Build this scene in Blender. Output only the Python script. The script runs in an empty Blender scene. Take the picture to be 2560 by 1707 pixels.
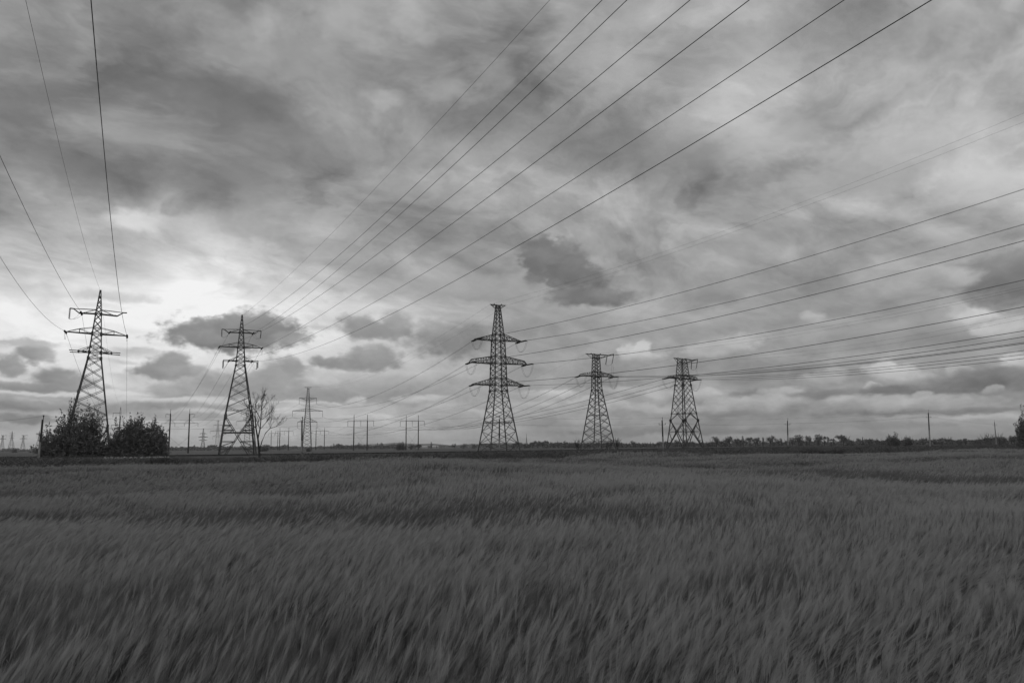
import bpy, math, random
import numpy as np
from mathutils import Vector, Matrix, Quaternion

R = math.radians
SC = bpy.context.scene
COL = SC.collection
rng = random.Random(7)

# ------------------------------------------------------------------ camera
W0, H0, F = 2560.0, 1707.0, 1991.0            # photograph size and focal length in its pixels
CAMZ = 1.9
PITCH, ROLL = math.atan(262.5 / F), R(0.5)
cam_d = bpy.data.cameras.new("camera")
cam = bpy.data.objects.new("camera", cam_d)
COL.objects.link(cam)
cam_d.sensor_width = 36.0
cam_d.lens = 36.0 * F / W0
cam_d.clip_start = 0.1
cam_d.clip_end = 60000
fwd = Vector((0, math.cos(PITCH), math.sin(PITCH)))
up0 = Vector((0, -math.sin(PITCH), math.cos(PITCH)))
rt0 = Vector((1, 0, 0))
RT = rt0 * math.cos(ROLL) - up0 * math.sin(ROLL)
UP = up0 * math.cos(ROLL) + rt0 * math.sin(ROLL)
M3 = Matrix((RT, UP, -fwd)).transposed()
cam.matrix_world = Matrix.Translation((0, 0, CAMZ)) @ M3.to_4x4()
SC.camera = cam
CAM = Vector((0, 0, CAMZ))


def ray(px, py):
    """direction through a point of the photograph, scaled so that its Y is 1"""
    d = fwd + RT * ((px - W0 / 2) / F) + UP * ((H0 / 2 - py) / F)
    return d / d.y


def P(px, py, D):
    return CAM + ray(px, py) * D


def G(px, D, z=0.0):
    """ground point seen in column px of the photograph at distance D"""
    py = 1116
    d = ray(px, py)
    return Vector((d.x * D, D, z))


def project(p):
    v = p - CAM
    z = v.dot(fwd)
    return (W0 / 2 + F * v.dot(RT) / z, H0 / 2 - F * v.dot(UP) / z)


# ------------------------------------------------------------------ world: cloudy sky
SUN_EL, SUN_AZ = 14.0, -21.0                  # the sun hides behind the clouds low on the left
world = bpy.data.worlds.new("World")
SC.world = world
world.use_nodes = True
NT = world.node_tree
NT.nodes.clear()


def nd(t, **kw):
    n = NT.nodes.new(t)
    for k, v in kw.items():
        setattr(n, k, v)
    return n


def setin(n, i, v):
    if isinstance(v, bpy.types.NodeSocket):
        NT.links.new(v, n.inputs[i])
    else:
        n.inputs[i].default_value = v


def mth(op, a, b=0.0, c=0.0, clamp=False):
    n = nd("ShaderNodeMath", operation=op, use_clamp=clamp)
    setin(n, 0, a); setin(n, 1, b); setin(n, 2, c)
    return n.outputs[0]


def vmth(op, a, b=(0, 0, 0), c=(0, 0, 0)):
    n = nd("ShaderNodeVectorMath", operation=op)
    setin(n, 0, a); setin(n, 1, b)
    if op == "MULTIPLY_ADD":
        setin(n, 2, c)
    return n.outputs["Value"] if op in ("LENGTH", "DOT_PRODUCT") else n.outputs[0]


def comb(x, y, z=0.0):
    n = nd("ShaderNodeCombineXYZ")
    setin(n, 0, x); setin(n, 1, y); setin(n, 2, z)
    return n.outputs[0]


def noise(vec, scale, detail=5.0, rough=0.55, dist=0.0, color=False):
    n = nd("ShaderNodeTexNoise")
    setin(n, "Vector", vec)
    n.inputs["Scale"].default_value = scale
    n.inputs["Detail"].default_value = detail
    n.inputs["Roughness"].default_value = rough
    n.inputs["Distortion"].default_value = dist
    return n.outputs["Color"] if color else n.outputs[0]


def maprange(v, a, b, c, d, smooth=True):
    n = nd("ShaderNodeMapRange", interpolation_type="SMOOTHSTEP" if smooth else "LINEAR")
    setin(n, 0, v)
    for i, x in zip((1, 2, 3, 4), (a, b, c, d)):
        setin(n, i, x)
    return n.outputs[0]


def mixf(fac, a, b):
    n = nd("ShaderNodeMix", data_type="FLOAT")
    setin(n, 0, fac); setin(n, 2, a); setin(n, 3, b)
    return n.outputs[0]


# broad tones of this sky, estimated on a coarse grid (0-255, display values)
GX = [0, 320, 640, 960, 1280, 1600, 1920, 2240, 2560]
GY = [0, 150, 300, 400, 500, 550, 600, 650, 700, 750, 800, 850, 900, 950, 1000, 1050, 1120]
GV = [
    [140, 134, 130, 158, 158, 152, 166, 160, 165],
    [134, 130, 130, 146, 150, 164, 171, 168, 166],
    [116, 134, 116, 146, 150, 140, 188, 174, 166],
    [134, 128, 128, 132, 148, 132, 148, 184, 190],
    [138, 162, 142, 148, 164, 150, 150, 174, 192],
    [140, 190, 162, 150, 160, 154, 154, 160, 182],
    [150, 180, 174, 160, 158, 158, 160, 158, 166],
    [174, 190, 186, 164, 160, 158, 160, 152, 152],
    [200, 224, 210, 172, 158, 156, 156, 156, 132],
    [232, 240, 236, 192, 158, 160, 152, 152, 144],
    [238, 238, 236, 198, 156, 156, 152, 160, 158],
    [232, 238, 232, 204, 152, 152, 156, 164, 150],
    [224, 228, 218, 206, 150, 150, 144, 158, 150],
    [202, 214, 186, 160, 152, 152, 142, 146, 132],
    [160, 198, 170, 168, 162, 160, 156, 150, 150],
    [150, 164, 168, 168, 162, 148, 144, 146, 150],
    [206, 190, 188, 176, 168, 166, 162, 160, 156],
]


def tone(px, py):
    px = min(max(px, GX[0]), GX[-1] - 1e-3); py = min(max(py, GY[0]), GY[-1] - 1e-3)
    i = max(k for k in range(len(GX)) if GX[k] <= px); j = max(k for k in range(len(GY)) if GY[k] <= py)
    i = min(i, len(GX) - 2); j = min(j, len(GY) - 2)
    u = (px - GX[i]) / (GX[i + 1] - GX[i]); v = (py - GY[j]) / (GY[j + 1] - GY[j])
    a = GV[j][i] * (1 - u) + GV[j][i + 1] * u
    b = GV[j + 1][i] * (1 - u) + GV[j + 1][i + 1] * u
    return (a * (1 - v) + b * v) / 255.0


def azel(px, py):
    d = ray(px, py).normalized()
    return math.degrees(math.atan2(d.x, d.y)), math.degrees(math.asin(d.z))


def pix(az, el):
    a, e = R(az), R(el)
    return project(CAM + Vector((math.sin(a) * math.cos(e), math.cos(a) * math.cos(e), math.sin(e))))


tc = nd("ShaderNodeTexCoord")
sep = nd("ShaderNodeSeparateXYZ")
NT.links.new(tc.outputs["Generated"], sep.inputs[0])
dx, dy, dz = sep.outputs
AZ = mth("MULTIPLY", mth("ARCTAN2", dx, dy), 180 / math.pi)
EL = mth("MULTIPLY", mth("ARCSINE", dz), 180 / math.pi)
DEG = comb(AZ, EL)
# the clouds lie on a high plane: (x, y) / height gives their perspective
hgt = mth("ADD", mth("MAXIMUM", dz, 0.0), 0.26)
PL = comb(mth("DIVIDE", dx, hgt), mth("DIVIDE", dy, hgt))
rot = nd("ShaderNodeMapping"); setin(rot, 0, PL)
rot.inputs["Rotation"].default_value = (0, 0, R(-42))
PLR = vmth("MULTIPLY", rot.outputs[0], (0.85, 1.10, 1.0))      # drawn out along the wind

w1 = noise(PLR, 1.7, 6, 0.56, 0.5, color=True)
w2 = noise(vmth("MULTIPLY", DEG, (0.16, 0.42, 1)), 1.0, 8, 0.62, 0.3, color=True)
hi = maprange(EL, 2.0, 16.0, 0.0, 1.0)
wa = vmth("MULTIPLY", vmth("SUBTRACT", w1, (0.5, 0.5, 0.5)), comb(mth("MULTIPLY_ADD", hi, 13, 3), mth("MULTIPLY_ADD", hi, 8, 0.6)))
wb = vmth("MULTIPLY", vmth("SUBTRACT", w2, (0.5, 0.5, 0.5)), (3.4, 1.5, 0))
BROAD = vmth("ADD", vmth("ADD", DEG, wa), wb)
bs = nd("ShaderNodeSeparateXYZ"); NT.links.new(BROAD, bs.inputs[0])
bfac = maprange(bs.outputs[0], -42, 42, 0, 1, smooth=False)
EROWS = [0.3, 1.6, 3.0, 4.4, 5.8, 7.2, 8.6, 10.0, 11.6, 13.4, 15.6, 18.4, 22, 26, 30.5]
V = None
for j, e in enumerate(EROWS):
    cr = nd("ShaderNodeValToRGB")
    cr.color_ramp.interpolation = "CARDINAL"
    cols = []
    for a in range(-34, 35, 4):
        x, y = pix(a, e)
        cols.append(((a + 42) / 84.0, tone(x, y)))
    els = cr.color_ramp.elements
    els[0].position, els[1].position = cols[0][0], cols[-1][0]
    for k, (p, v) in enumerate(cols):
        t = els[0] if k == 0 else (els[len(els) - 1] if k == len(cols) - 1 else els.new(p))
        t.color = (v, v, v, 1)
    NT.links.new(bfac, cr.inputs[0])
    if V is None:
        V = cr.outputs[0]
    else:
        V = mixf(maprange(bs.outputs[1], EROWS[j - 1], e, 0, 1), V, cr.outputs[0])
# far from the photographed part of the sky an even overcast takes over
side = maprange(mth("ABSOLUTE", AZ), 40, 75, 0, 1)
V = mixf(mth("MAXIMUM", side, maprange(EL, 33, 55, 0, 1)), V, 0.66)
# cloud texture
n1 = noise(PLR, 3.4, 9, 0.56, 0.35)
n5 = noise(vmth("ADD", vmth("MULTIPLY", PL, (1.0, .8, 1)), vmth("MULTIPLY", w1, (.7, .7, 0))), 5.2, 8, 0.55, 0.25)
n2 = noise(vmth("MULTIPLY", DEG, (0.15, 0.40, 1)), 1.0, 9, 0.62, 0.9)
n3 = noise(vmth("ADD", PLR, (7.3, 2.1, 0)), 1.5, 7, 0.55, 0.5)
low = maprange(EL, 1.0, 10.0, 1.0, 0.10)
V = mth("ADD", V, mth("MULTIPLY", mth("SUBTRACT", n1, 0.5), mth("MULTIPLY_ADD", hi, 0.36, 0.10)))
V = mth("ADD", V, mth("MULTIPLY", mth("SUBTRACT", n5, 0.5), mth("MULTIPLY_ADD", hi, 0.48, 0.05)))
V = mth("ADD", V, mth("MULTIPLY", mth("SUBTRACT", n3, 0.5), mth("MULTIPLY_ADD", hi, 0.24, 0.0)))
V = mth("ADD", V, mth("MULTIPLY", mth("SUBTRACT", n2, 0.5), mth("MULTIPLY", low, 0.30)))

# single clouds: (x, y, half width, half height) as seen in the photograph, tone, softness, strength
CLOUDS = [
    (272, 738, 95, 15, 196, .55, .9), (343, 880, 52, 13, 172, .5, .9), (250, 770, 60, 8, 205, .5, .6),
    (583, 836, 150, 40, 116, .22, 1), (520, 822, 70, 26, 128, .25, .9), (640, 815, 90, 34, 124, .22, .95), (500, 838, 60, 18, 130, .3, .9), (720, 850, 40, 18, 138, .35, .8),
    (905, 815, 46, 28, 140, .3, .95), (945, 830, 48, 16, 138, .35, .9), (992, 815, 38, 30, 150, .4, .9), (810, 822, 34, 10, 168, .5, .7),
    (928, 892, 62, 26, 150, .25, 1), (900, 907, 88, 14, 138, .3, .9), (816, 902, 28, 11, 140, .35, .9),
    (1132, 850, 92, 36, 124, .5, .95), (1090, 828, 40, 20, 150, .5, .7),
    (420, 914, 46, 28, 134, .28, 1), (405, 930, 56, 16, 128, .3, .9), (470, 925, 50, 12, 150, .45, .8), (430, 980, 62, 22, 146, .4, .9), (540, 965, 120, 26, 150, .45, .9),
    (80, 880, 44, 24, 138, .3, 1), (118, 890, 30, 14, 150, .4, .8), (24, 908, 30, 24, 148, .35, .95), (44, 925, 24, 9, 150, .4, .9), (60, 864, 110, 10, 176, .5, .9),
    (140, 950, 52, 30, 132, .3, 1), (190, 958, 40, 20, 138, .35, .9), (40, 966, 80, 11, 146, .4, .95), (120, 968, 120, 9, 134, .4, .9),
    (100, 1018, 170, 15, 128, .4, .95), (310, 1020, 150, 13, 136, .4, .9), (60, 1050, 120, 8, 120, .4, .8), (500, 1012, 120, 8, 148, .4, .8), (130, 995, 90, 7, 150, .4, .8), (480, 1040, 130, 9, 138, .4, .8),
    (700, 935, 62, 32, 142, .3, .95), (650, 955, 110, 26, 140, .4, .9), (736, 915, 24, 22, 140, .3, .9), (810, 950, 55, 22, 172, .3, .7), (905, 948, 70, 24, 168, .3, .7), (860, 985, 260, 20, 140, .45, .85),
    (888, 1000, 30, 10, 178, .35, .9), (1060, 992, 60, 10, 176, .35, .9), (990, 960, 120, 22, 158, .4, .6),
    (700, 1008, 190, 5, 190, .5, .7), (640, 1030, 200, 6, 186, .5, .6), (860, 1040, 220, 5, 184, .5, .6),
    (1352, 650, 44, 54, 114, .22, 1), (1402, 664, 58, 50, 114, .22, 1), (1446, 706, 66, 42, 110, .22, 1), (1515, 742, 76, 19, 120, .35, .95), (1425, 738, 54, 24, 116, .3, .9),
    (1780, 740, 60, 22, 136, .5, .7), (1325, 820, 60, 22, 136, .5, .7),
    (2540, 700, 130, 60, 118, .45, .95), (2460, 672, 110, 34, 132, .5, .8), (2300, 840, 260, 26, 142, .5, .6),
    (1574, 880, 20, 18, 182, .3, .9), (1603, 876, 20, 21, 188, .3, .9), (1620, 890, 46, 13, 172, .4, .8), (1810, 868, 76, 22, 178, .35, .9), (1760, 885, 60, 18, 168, .4, .8), (1850, 850, 40, 14, 172, .35, .8), (2025, 796, 34, 16, 172, .35, .8), (2080, 806, 60, 14, 160, .4, .8),
    (2440, 796, 52, 22, 196, .35, .9), (2510, 822, 66, 26, 184, .35, .9), (2390, 785, 28, 30, 176, .4, .7), (2396, 689, 56, 20, 184, .45, .8), (2350, 680, 40, 18, 172, .5, .7),
    (2227, 931, 60, 22, 176, .25, .95), (2215, 920, 30, 22, 180, .3, .8), (2290, 938, 50, 10, 164, .35, .9), (2397, 932, 30, 15, 172, .3, .95), (2174, 966, 30, 11, 172, .3, .95), (2065, 944, 50, 14, 164, .35, .9), (2090, 930, 22, 16, 168, .35, .8), (2548, 908, 40, 24, 180, .3, .9),
    (2100, 980, 330, 12, 116, .4, .8), (2450, 950, 180, 24, 116, .45, .8), (1500, 955, 120, 14, 142, .45, .6),
    (2290, 1004, 170, 16, 166, .35, .85), (1890, 1002, 110, 16, 162, .35, .85), (2240, 1010, 40, 18, 170, .35, .8), (1375, 982, 62, 13, 176, .35, .95), (1580, 975, 90, 12, 168, .4, .8), (1700, 1020, 120, 14, 164, .4, .8), (2130, 1000, 60, 14, 164, .35, .8), (2300, 985, 24, 12, 166, .35, .8), (2480, 975, 26, 9, 164, .35, .9),
    (2368, 1027, 280, 8, 112, .45, .85), (1850, 1032, 160, 7, 128, .45, .7), (1680, 1078, 260, 9, 120, .45, .85), (2250, 1062, 180, 8, 140, .45, .6), (2480, 1045, 120, 8, 172, .45, .7), (1300, 1060, 200, 8, 150, .45, .6),
    (1010, 998, 34, 9, 172, .35, .9), (1460, 1000, 40, 10, 172, .35, .9), (1520, 1015, 80, 10, 166, .4, .8), (1330, 1010, 50, 9, 168, .35, .8), (1640, 985, 46, 12, 172, .3, .9), (1760, 985, 60, 14, 168, .35, .8), (1960, 980, 50, 12, 164, .35, .8), (1240, 1030, 80, 8, 170, .4, .7),
    (420, 1000, 90, 7, 196, .5, .8), (250, 985, 110, 8, 206, .5, .8), (90, 985, 90, 6, 200, .5, .7), (560, 1002, 90, 7, 190, .5, .7), (300, 905, 50, 9, 176, .45, .7), (330, 950, 60, 10, 178, .45, .7), (260, 880, 60, 9, 190, .5, .6),
    (180, 420, 120, 40, 112, .8, .5), (330, 340, 120, 40, 146, .8, .5), (700, 330, 80, 60, 150, .8, .5), (720, 150, 120, 50, 150, .8, .5), (1450, 120, 90, 60, 172, .8, .5), (1560, 40, 60, 50, 176, .8, .5), (1540, 190, 70, 50, 174, .8, .5), (1700, 150, 60, 60, 150, .8, .4), (1900, 140, 60, 50, 178, .8, .5), (1130, 380, 90, 30, 164, .8, .5), (1000, 470, 120, 30, 164, .8, .5), (640, 480, 90, 26, 160, .8, .5),
    (1780, 300, 90, 60, 196, .7, .6), (1900, 350, 110, 50, 190, .8, .6), (2280, 380, 200, 70, 194, .8, .5), (1620, 370, 150, 46, 134, .8, .6), (1740, 405, 70, 36, 134, .8, .5), (1380, 350, 90, 40, 138, .8, .5), (2020, 320, 70, 30, 162, .7, .5),
    (580, 260, 130, 60, 106, .8, .7), (480, 235, 130, 30, 110, .8, .5), (30, 290, 90, 60, 108, .8, .6), (140, 250, 70, 40, 114, .8, .5), (560, 440, 150, 40, 116, .8, .5), (830, 370, 200, 50, 126, .8, .5),
    (1020, 40, 36, 44, 186, .8, .6), (1050, 88, 34, 20, 180, .8, .5), (850, 40, 60, 36, 172, .8, .6), (955, 245, 46, 22, 182, .8, .6), (1120, 228, 60, 26, 176, .8, .6), (1240, 190, 50, 40, 174, .8, .5),
    (340, 548, 60, 20, 226, .6, .7), (440, 560, 90, 20, 200, .6, .5), (640, 555, 100, 40, 150, .7, .4), (1150, 720, 200, 30, 160, .6, .5), (2150, 460, 150, 30, 158, .7, .5), (2480, 470, 130, 40, 200, .7, .5),
]
e1 = noise(vmth("MULTIPLY", DEG, (0.42, 0.70, 1)), 1.0, 4, 0.55, 0.2, color=True)
CW = vmth("ADD", DEG, vmth("MULTIPLY", vmth("SUBTRACT", e1, (0.5, 0.5, 0.5)), (2.1, 1.15, 0)))
e2 = noise(vmth("MULTIPLY", DEG, (1.1, 1.7, 1)), 1.0, 4, 0.52, 0.0)
EDGE = mth("MULTIPLY", mth("SUBTRACT", e2, 0.5), 1.15)
n6 = noise(vmth("MULTIPLY", CW, (0.45, 0.85, 1)), 1.0, 5, 0.5, 0.3)
INNER = mth("MULTIPLY", mth("SUBTRACT", n6, 0.5), 0.15)
for (cx, cy, rx, ry, v, s, k) in CLOUDS:
    a, e = azel(cx, cy)
    a2, _ = azel(cx + rx, cy); _, e3 = azel(cx, cy - ry)
    ix, iy = 1 / max(abs(a2 - a), .1) / 1.08, 1 / max(abs(e3 - e), .08) / 1.08
    off = comb(mth("MULTIPLY_ADD", V, 1e-6, -a * ix), -e * iy)   # keeps the clouds in order, one after another
    q = vmth("MULTIPLY_ADD", CW, (ix, iy, 0), off)
    d = mth("ADD", vmth("LENGTH", q), EDGE)
    if v < 160 and cy > 600: s += .10
    al = maprange(d, 1 - s, 1 + s, k, 0.0)
    qy = None if cy <= 600 else vmth("DOT_PRODUCT", q, (0, 1, 0))
    if v > 158 and cy > 760:                    # sunlit heaps: crisp tops, bases melting away
        al = mth("MULTIPLY", al, maprange(qy, -1.0, 0.35, 0.1, 1.0))
        V = mixf(al, V, mth("ADD", v / 255.0 + .045, INNER))
    elif cy > 600:                              # dark heaps: paler upper rims
        V = mixf(al, V, mth("ADD", mth("MULTIPLY_ADD", qy, 0.045, v / 255.0), INNER))
    else:
        V = mixf(al, V, mth("ADD", mth("MULTIPLY", INNER, .6), v / 255.0))
# inner texture so that no cloud is a flat tone
n4 = noise(vmth("ADD", vmth("MULTIPLY", DEG, (0.30, 0.62, 1)), vmth("MULTIPLY", e1, (.9, .9, 0))), 1.0, 9, 0.58, 0.2)
V = mth("ADD", V, mth("MULTIPLY", mth("SUBTRACT", n4, 0.5), mth("MULTIPLY_ADD", low, 0.34, 0.05)))
V = mth("MINIMUM", mth("MAXIMUM", V, 0.02), 0.955)
LIN = mth("POWER", V, 2.2)
LIN = mixf(maprange(EL, -1.2, -0.2, 0, 1), 0.03, LIN)
sky = nd("ShaderNodeTexSky", sky_type="NISHITA")
sky.sun_disc = False
sky.sun_elevation = R(SUN_EL)
sky.sun_rotation = R(SUN_AZ)
bw = nd("ShaderNodeRGBToBW")
NT.links.new(sky.outputs[0], bw.inputs[0])
bgn = nd("ShaderNodeBackground")                # the clear sky, black and white, hardly showing through
NT.links.new(bw.outputs[0], bgn.inputs[0]); bgn.inputs[1].default_value = 0.05
bgc = nd("ShaderNodeBackground")
NT.links.new(LIN, bgc.inputs[0]); bgc.inputs[1].default_value = 1.0
mx = nd("ShaderNodeMixShader"); mx.inputs[0].default_value = 0.97
NT.links.new(bgn.outputs[0], mx.inputs[1]); NT.links.new(bgc.outputs[0], mx.inputs[2])
wo = nd("ShaderNodeOutputWorld")
NT.links.new(mx.outputs[0], wo.inputs[0])

# ------------------------------------------------------------------ sun through clouds, exposure
sd = bpy.data.lights.new("sun", "SUN")
sd.energy = 0.5
sd.angle = R(25)
sd.color = (1, 1, 1)                            # the photograph is black and white
so = bpy.data.objects.new("sun", sd)
COL.objects.link(so)
sv = Vector((math.sin(R(SUN_AZ)) * math.cos(R(SUN_EL)), math.cos(R(SUN_AZ)) * math.cos(R(SUN_EL)), math.sin(R(SUN_EL))))
so.rotation_euler = sv.to_track_quat("Z", "Y").to_euler()
SC.view_settings.view_transform = "Standard"
SC.view_settings.look = "None"
SC.view_settings.exposure = 0
SC.view_settings.gamma = 1
SC.cycles.max_bounces = 4
SC.cycles.diffuse_bounces = 2
SC.cycles.transparent_max_bounces = 4
SC.cycles.volume_bounces = 0


# ------------------------------------------------------------------ helpers
def grey(name, v, rough=0.8, var=0.25, scale=3.0, spec=0.2, coord="Object", transl=0.0):
    m = bpy.data.materials.new(name)
    m.use_nodes = True
    t = m.node_tree
    b = t.nodes["Principled BSDF"]
    b.inputs["Roughness"].default_value = rough
    b.inputs["Specular IOR Level"].default_value = spec
    co = t.nodes.new("ShaderNodeTexCoord")
    n = t.nodes.new("ShaderNodeTexNoise")
    n.inputs["Scale"].default_value = scale
    n.inputs["Detail"].default_value = 6
    t.links.new(co.outputs[coord], n.inputs["Vector"])
    r = t.nodes.new("ShaderNodeMapRange")
    r.inputs[1].default_value, r.inputs[2].default_value = 0.3, 0.7
    r.inputs[3].default_value, r.inputs[4].default_value = v * (1 - var), v * (1 + var)
    t.links.new(n.outputs[0], r.inputs[0])
    t.links.new(r.outputs[0], b.inputs["Base Color"])
    if transl:
        tr = t.nodes.new("ShaderNodeBsdfTranslucent")
        t.links.new(r.outputs[0], tr.inputs[0])
        mxs = t.nodes.new("ShaderNodeMixShader"); mxs.inputs[0].default_value = transl
        t.links.new(b.outputs[0], mxs.inputs[1]); t.links.new(tr.outputs[0], mxs.inputs[2])
        t.links.new(mxs.outputs[0], t.nodes["Material Output"].inputs[0])
    return m


MT = {
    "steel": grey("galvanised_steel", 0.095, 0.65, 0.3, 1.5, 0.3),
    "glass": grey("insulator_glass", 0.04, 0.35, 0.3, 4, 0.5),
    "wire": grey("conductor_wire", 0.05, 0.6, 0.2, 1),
    "post_dark": grey("dark_post_grey", 0.07, 0.9, 0.35, 2.5),
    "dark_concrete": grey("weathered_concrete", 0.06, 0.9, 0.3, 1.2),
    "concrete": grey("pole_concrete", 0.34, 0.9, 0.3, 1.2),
    "leaf": grey("bush_leaf", 0.20, 0.7, 0.5, 0.9, 0.25, transl=0.15),
    "farleaf": grey("far_leaf", 0.15, 0.8, 0.45, 0.4),
    "bark": grey("bark", 0.05, 0.9, 0.4, 4),
    "stem": grey("wheat_stem", 0.15, 0.7, 0.3, 2.0, 0.25, transl=0.2),
    "ear": grey("wheat_ear", 0.42, 0.65, 0.22, 2.0, 0.3, transl=0.25),
    "shaded_ear": grey("wheat_ear_shaded", 0.21, 0.65, 0.25, 2.0, 0.3, transl=0.25),  # darker copy of the ear colour, paints the shaded wind bands
    "soil": grey("soil", 0.07, 1.0, 0.4, 1.2),
    "grass": grey("verge_grass", 0.12, 0.8, 0.5, 0.8, transl=0.15),
    "pale_grass": grey("pale_verge_grass", 0.20, 0.8, 0.45, 0.8, transl=0.15),
    "bank": grey("embankment_turf", 0.06, 1.0, 0.5, 0.8),
    "ballast": grey("ballast", 0.05, 1.0, 0.5, 3.0),
    "rail": grey("rail_steel", 0.03, 0.5, 0.4, 2.0, 0.4),
    "stone": grey("pale_stone", 0.42, 0.95, 0.3, 3.0),
    "house": grey("house_wall", 0.62, 0.9, 0.1, 0.5),
    "roof": grey("house_roof", 0.42, 0.8, 0.2, 0.5),
    "hill": grey("far_hill", 0.12, 1.0, 0.4, 0.004),
}


class MB:
    def __init__(s):
        s.v, s.f, s.m = [], [], []

    def beam(s, p, q, w, w2=None, mi=0):
        p, q = Vector(p), Vector(q)
        d = q - p
        if d.length < 1e-6:
            return
        d.normalize()
        a = d.cross(Vector((0, 0, 1)) if abs(d.z) < 0.95 else Vector((1, 0, 0))).normalized()
        b = d.cross(a)
        w2 = w if w2 is None else w2
        i = len(s.v)
        for c, r in ((p, w / 2), (q, w2 / 2)):
            for sx, sy in ((-1, -1), (1, -1), (1, 1), (-1, 1)):
                s.v.append(c + a * r * sx + b * r * sy)
        for k in range(4):
            s.f.append((i + k, i + (k + 1) % 4, i + 4 + (k + 1) % 4, i + 4 + k)); s.m.append(mi)
        s.f.append((i + 3, i + 2, i + 1, i)); s.f.append((i + 4, i + 5, i + 6, i + 7)); s.m += [mi, mi]

    def path(s, pts, w, mi=0):
        for a, b in zip(pts, pts[1:]):
            s.beam(a, b, w, mi=mi)

    def tube(s, pts, rad, n=6, mi=0, cap=True):
        pts = [Vector(p) for p in pts]
        if not isinstance(rad, (list, tuple)):
            rad = [rad] * len(pts)
        i0 = len(s.v)
        for k, p in enumerate(pts):
            d = (pts[min(k + 1, len(pts) - 1)] - pts[max(k - 1, 0)]).normalized()
            a = d.cross(Vector((0, 0, 1)) if abs(d.z) < 0.93 else Vector((1, 0, 0))).normalized()
            b = d.cross(a)
            for j in range(n):
                t = 2 * math.pi * j / n
                s.v.append(p + (a * math.cos(t) + b * math.sin(t)) * rad[k])
        for k in range(len(pts) - 1):
            for j in range(n):
                s.f.append((i0 + k * n + j, i0 + k * n + (j + 1) % n, i0 + (k + 1) * n + (j + 1) % n, i0 + (k + 1) * n + j)); s.m.append(mi)
        if cap:
            s.f.append(tuple(i0 + j for j in reversed(range(n)))); s.m.append(mi)
            e = i0 + (len(pts) - 1) * n
            s.f.append(tuple(e + j for j in range(n))); s.m.append(mi)

    def poly(s, pts, mi=0):
        i = len(s.v)
        s.v += [Vector(p) for p in pts]
        s.f.append(tuple(range(i, i + len(pts)))); s.m.append(mi)

    def box(s, c, sx, sy, sz, mi=0):
        x, y, z = c
        i = len(s.v)
        for a in (-1, 1):
            for b in (-1, 1):
                for d in (-1, 1):
                    s.v.append(Vector((x + a * sx / 2, y + b * sy / 2, z + d * sz / 2)))
        for q in ((0, 1, 3, 2), (4, 6, 7, 5), (0, 4, 5, 1), (2, 3, 7, 6), (0, 2, 6, 4), (1, 5, 7, 3)):
            s.f.append(tuple(i + k for k in q)); s.m.append(mi)

    def mesh(s, name, mats):
        me = bpy.data.meshes.new(name)
        me.from_pydata([tuple(v) for v in s.v], [], s.f)
        for m in (mats if isinstance(mats, (list, tuple)) else [mats]):
            me.materials.append(m)
        if any(s.m):
            me.polygons.foreach_set("material_index", s.m)
        me.update()
        return me

    def build(s, name, mats, parent=None, loc=None):
        o = bpy.data.objects.new(name, s.mesh(name, mats))
        COL.objects.link(o)
        if parent is not None:
            o.parent = parent
        if loc is not None:
            o.location = loc
        return o


def tag(o, label=None, cat=None, group=None, kind=None):
    if label: o["label"] = label
    if cat: o["category"] = cat
    if group: o["group"] = group
    if kind: o["kind"] = kind
    return o


def empty(name, loc, rz=0.0):
    o = bpy.data.objects.new(name, None)
    o.location = loc
    o.rotation_euler = (0, 0, rz)
    o.empty_display_size = 0.5
    COL.objects.link(o)
    return o


def lerp_tab(tab, z):
    for (a, b), (c, d) in zip(tab, tab[1:]):
        if z <= c:
            return b + (d - b) * (z - a) / (c - a)
    return tab[-1][1]


def ground_h(x, y):
    """gentle swells of the wheat field"""
    h = 0.10 * math.sin(x * 0.16 + 0.7 + 0.05 * y) + 0.09 * math.sin(y * 0.21 + 0.06 * x + 1.1) + 0.06 * math.sin(0.37 * x - 0.31 * y)
    h += 0.42 * math.exp(-((x - 8) / 7.0) ** 2 - ((y - 71) / 4.0) ** 2)
    k = min(1.0, max(0.0, (y - 4) / 10.0))
    return h * k


# ------------------------------------------------------------------ railway line
def RD(px):
    xs = [-900, -400, 0, 600, 930, 1300, 1680, 2000, 2300, 2600, 2900]
    ds = [92, 108, 124, 137, 149, 178, 236, 322, 500, 860, 1700]
    for i in range(len(xs) - 1):
        if px <= xs[i + 1]:
            t = (px - xs[i]) / (xs[i + 1] - xs[i])
            return ds[i] * (ds[i + 1] / ds[i]) ** t
    return ds[-1]


RAIL = []
for i in range(0, 96):
    px = -900 + i * 40
    RAIL.append(G(px, RD(px)))
for _ in range(5):                              # smooth the plan
    RAIL = [RAIL[0]] + [(a + b * 2 + c) / 4 for a, b, c in zip(RAIL, RAIL[1:], RAIL[2:])] + [RAIL[-1]]


def sweep(mb, prof, pts=RAIL):
    rows = []
    for k, p in enumerate(pts):
        d = (pts[min(k + 1, len(pts) - 1)] - pts[max(k - 1, 0)]).normalized()
        n = Vector((-d.y, d.x, 0))
        rows.append([len(mb.v) + j for j in range(len(prof))])
        for (u, z) in prof:
            mb.v.append(p + n * u + Vector((0, 0, z)))
    for a, b in zip(rows, rows[1:]):
        for j in range(len(prof) - 1):
            mb.f.append((a[j], b[j], b[j + 1], a[j + 1])); mb.m.append(0)


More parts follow.
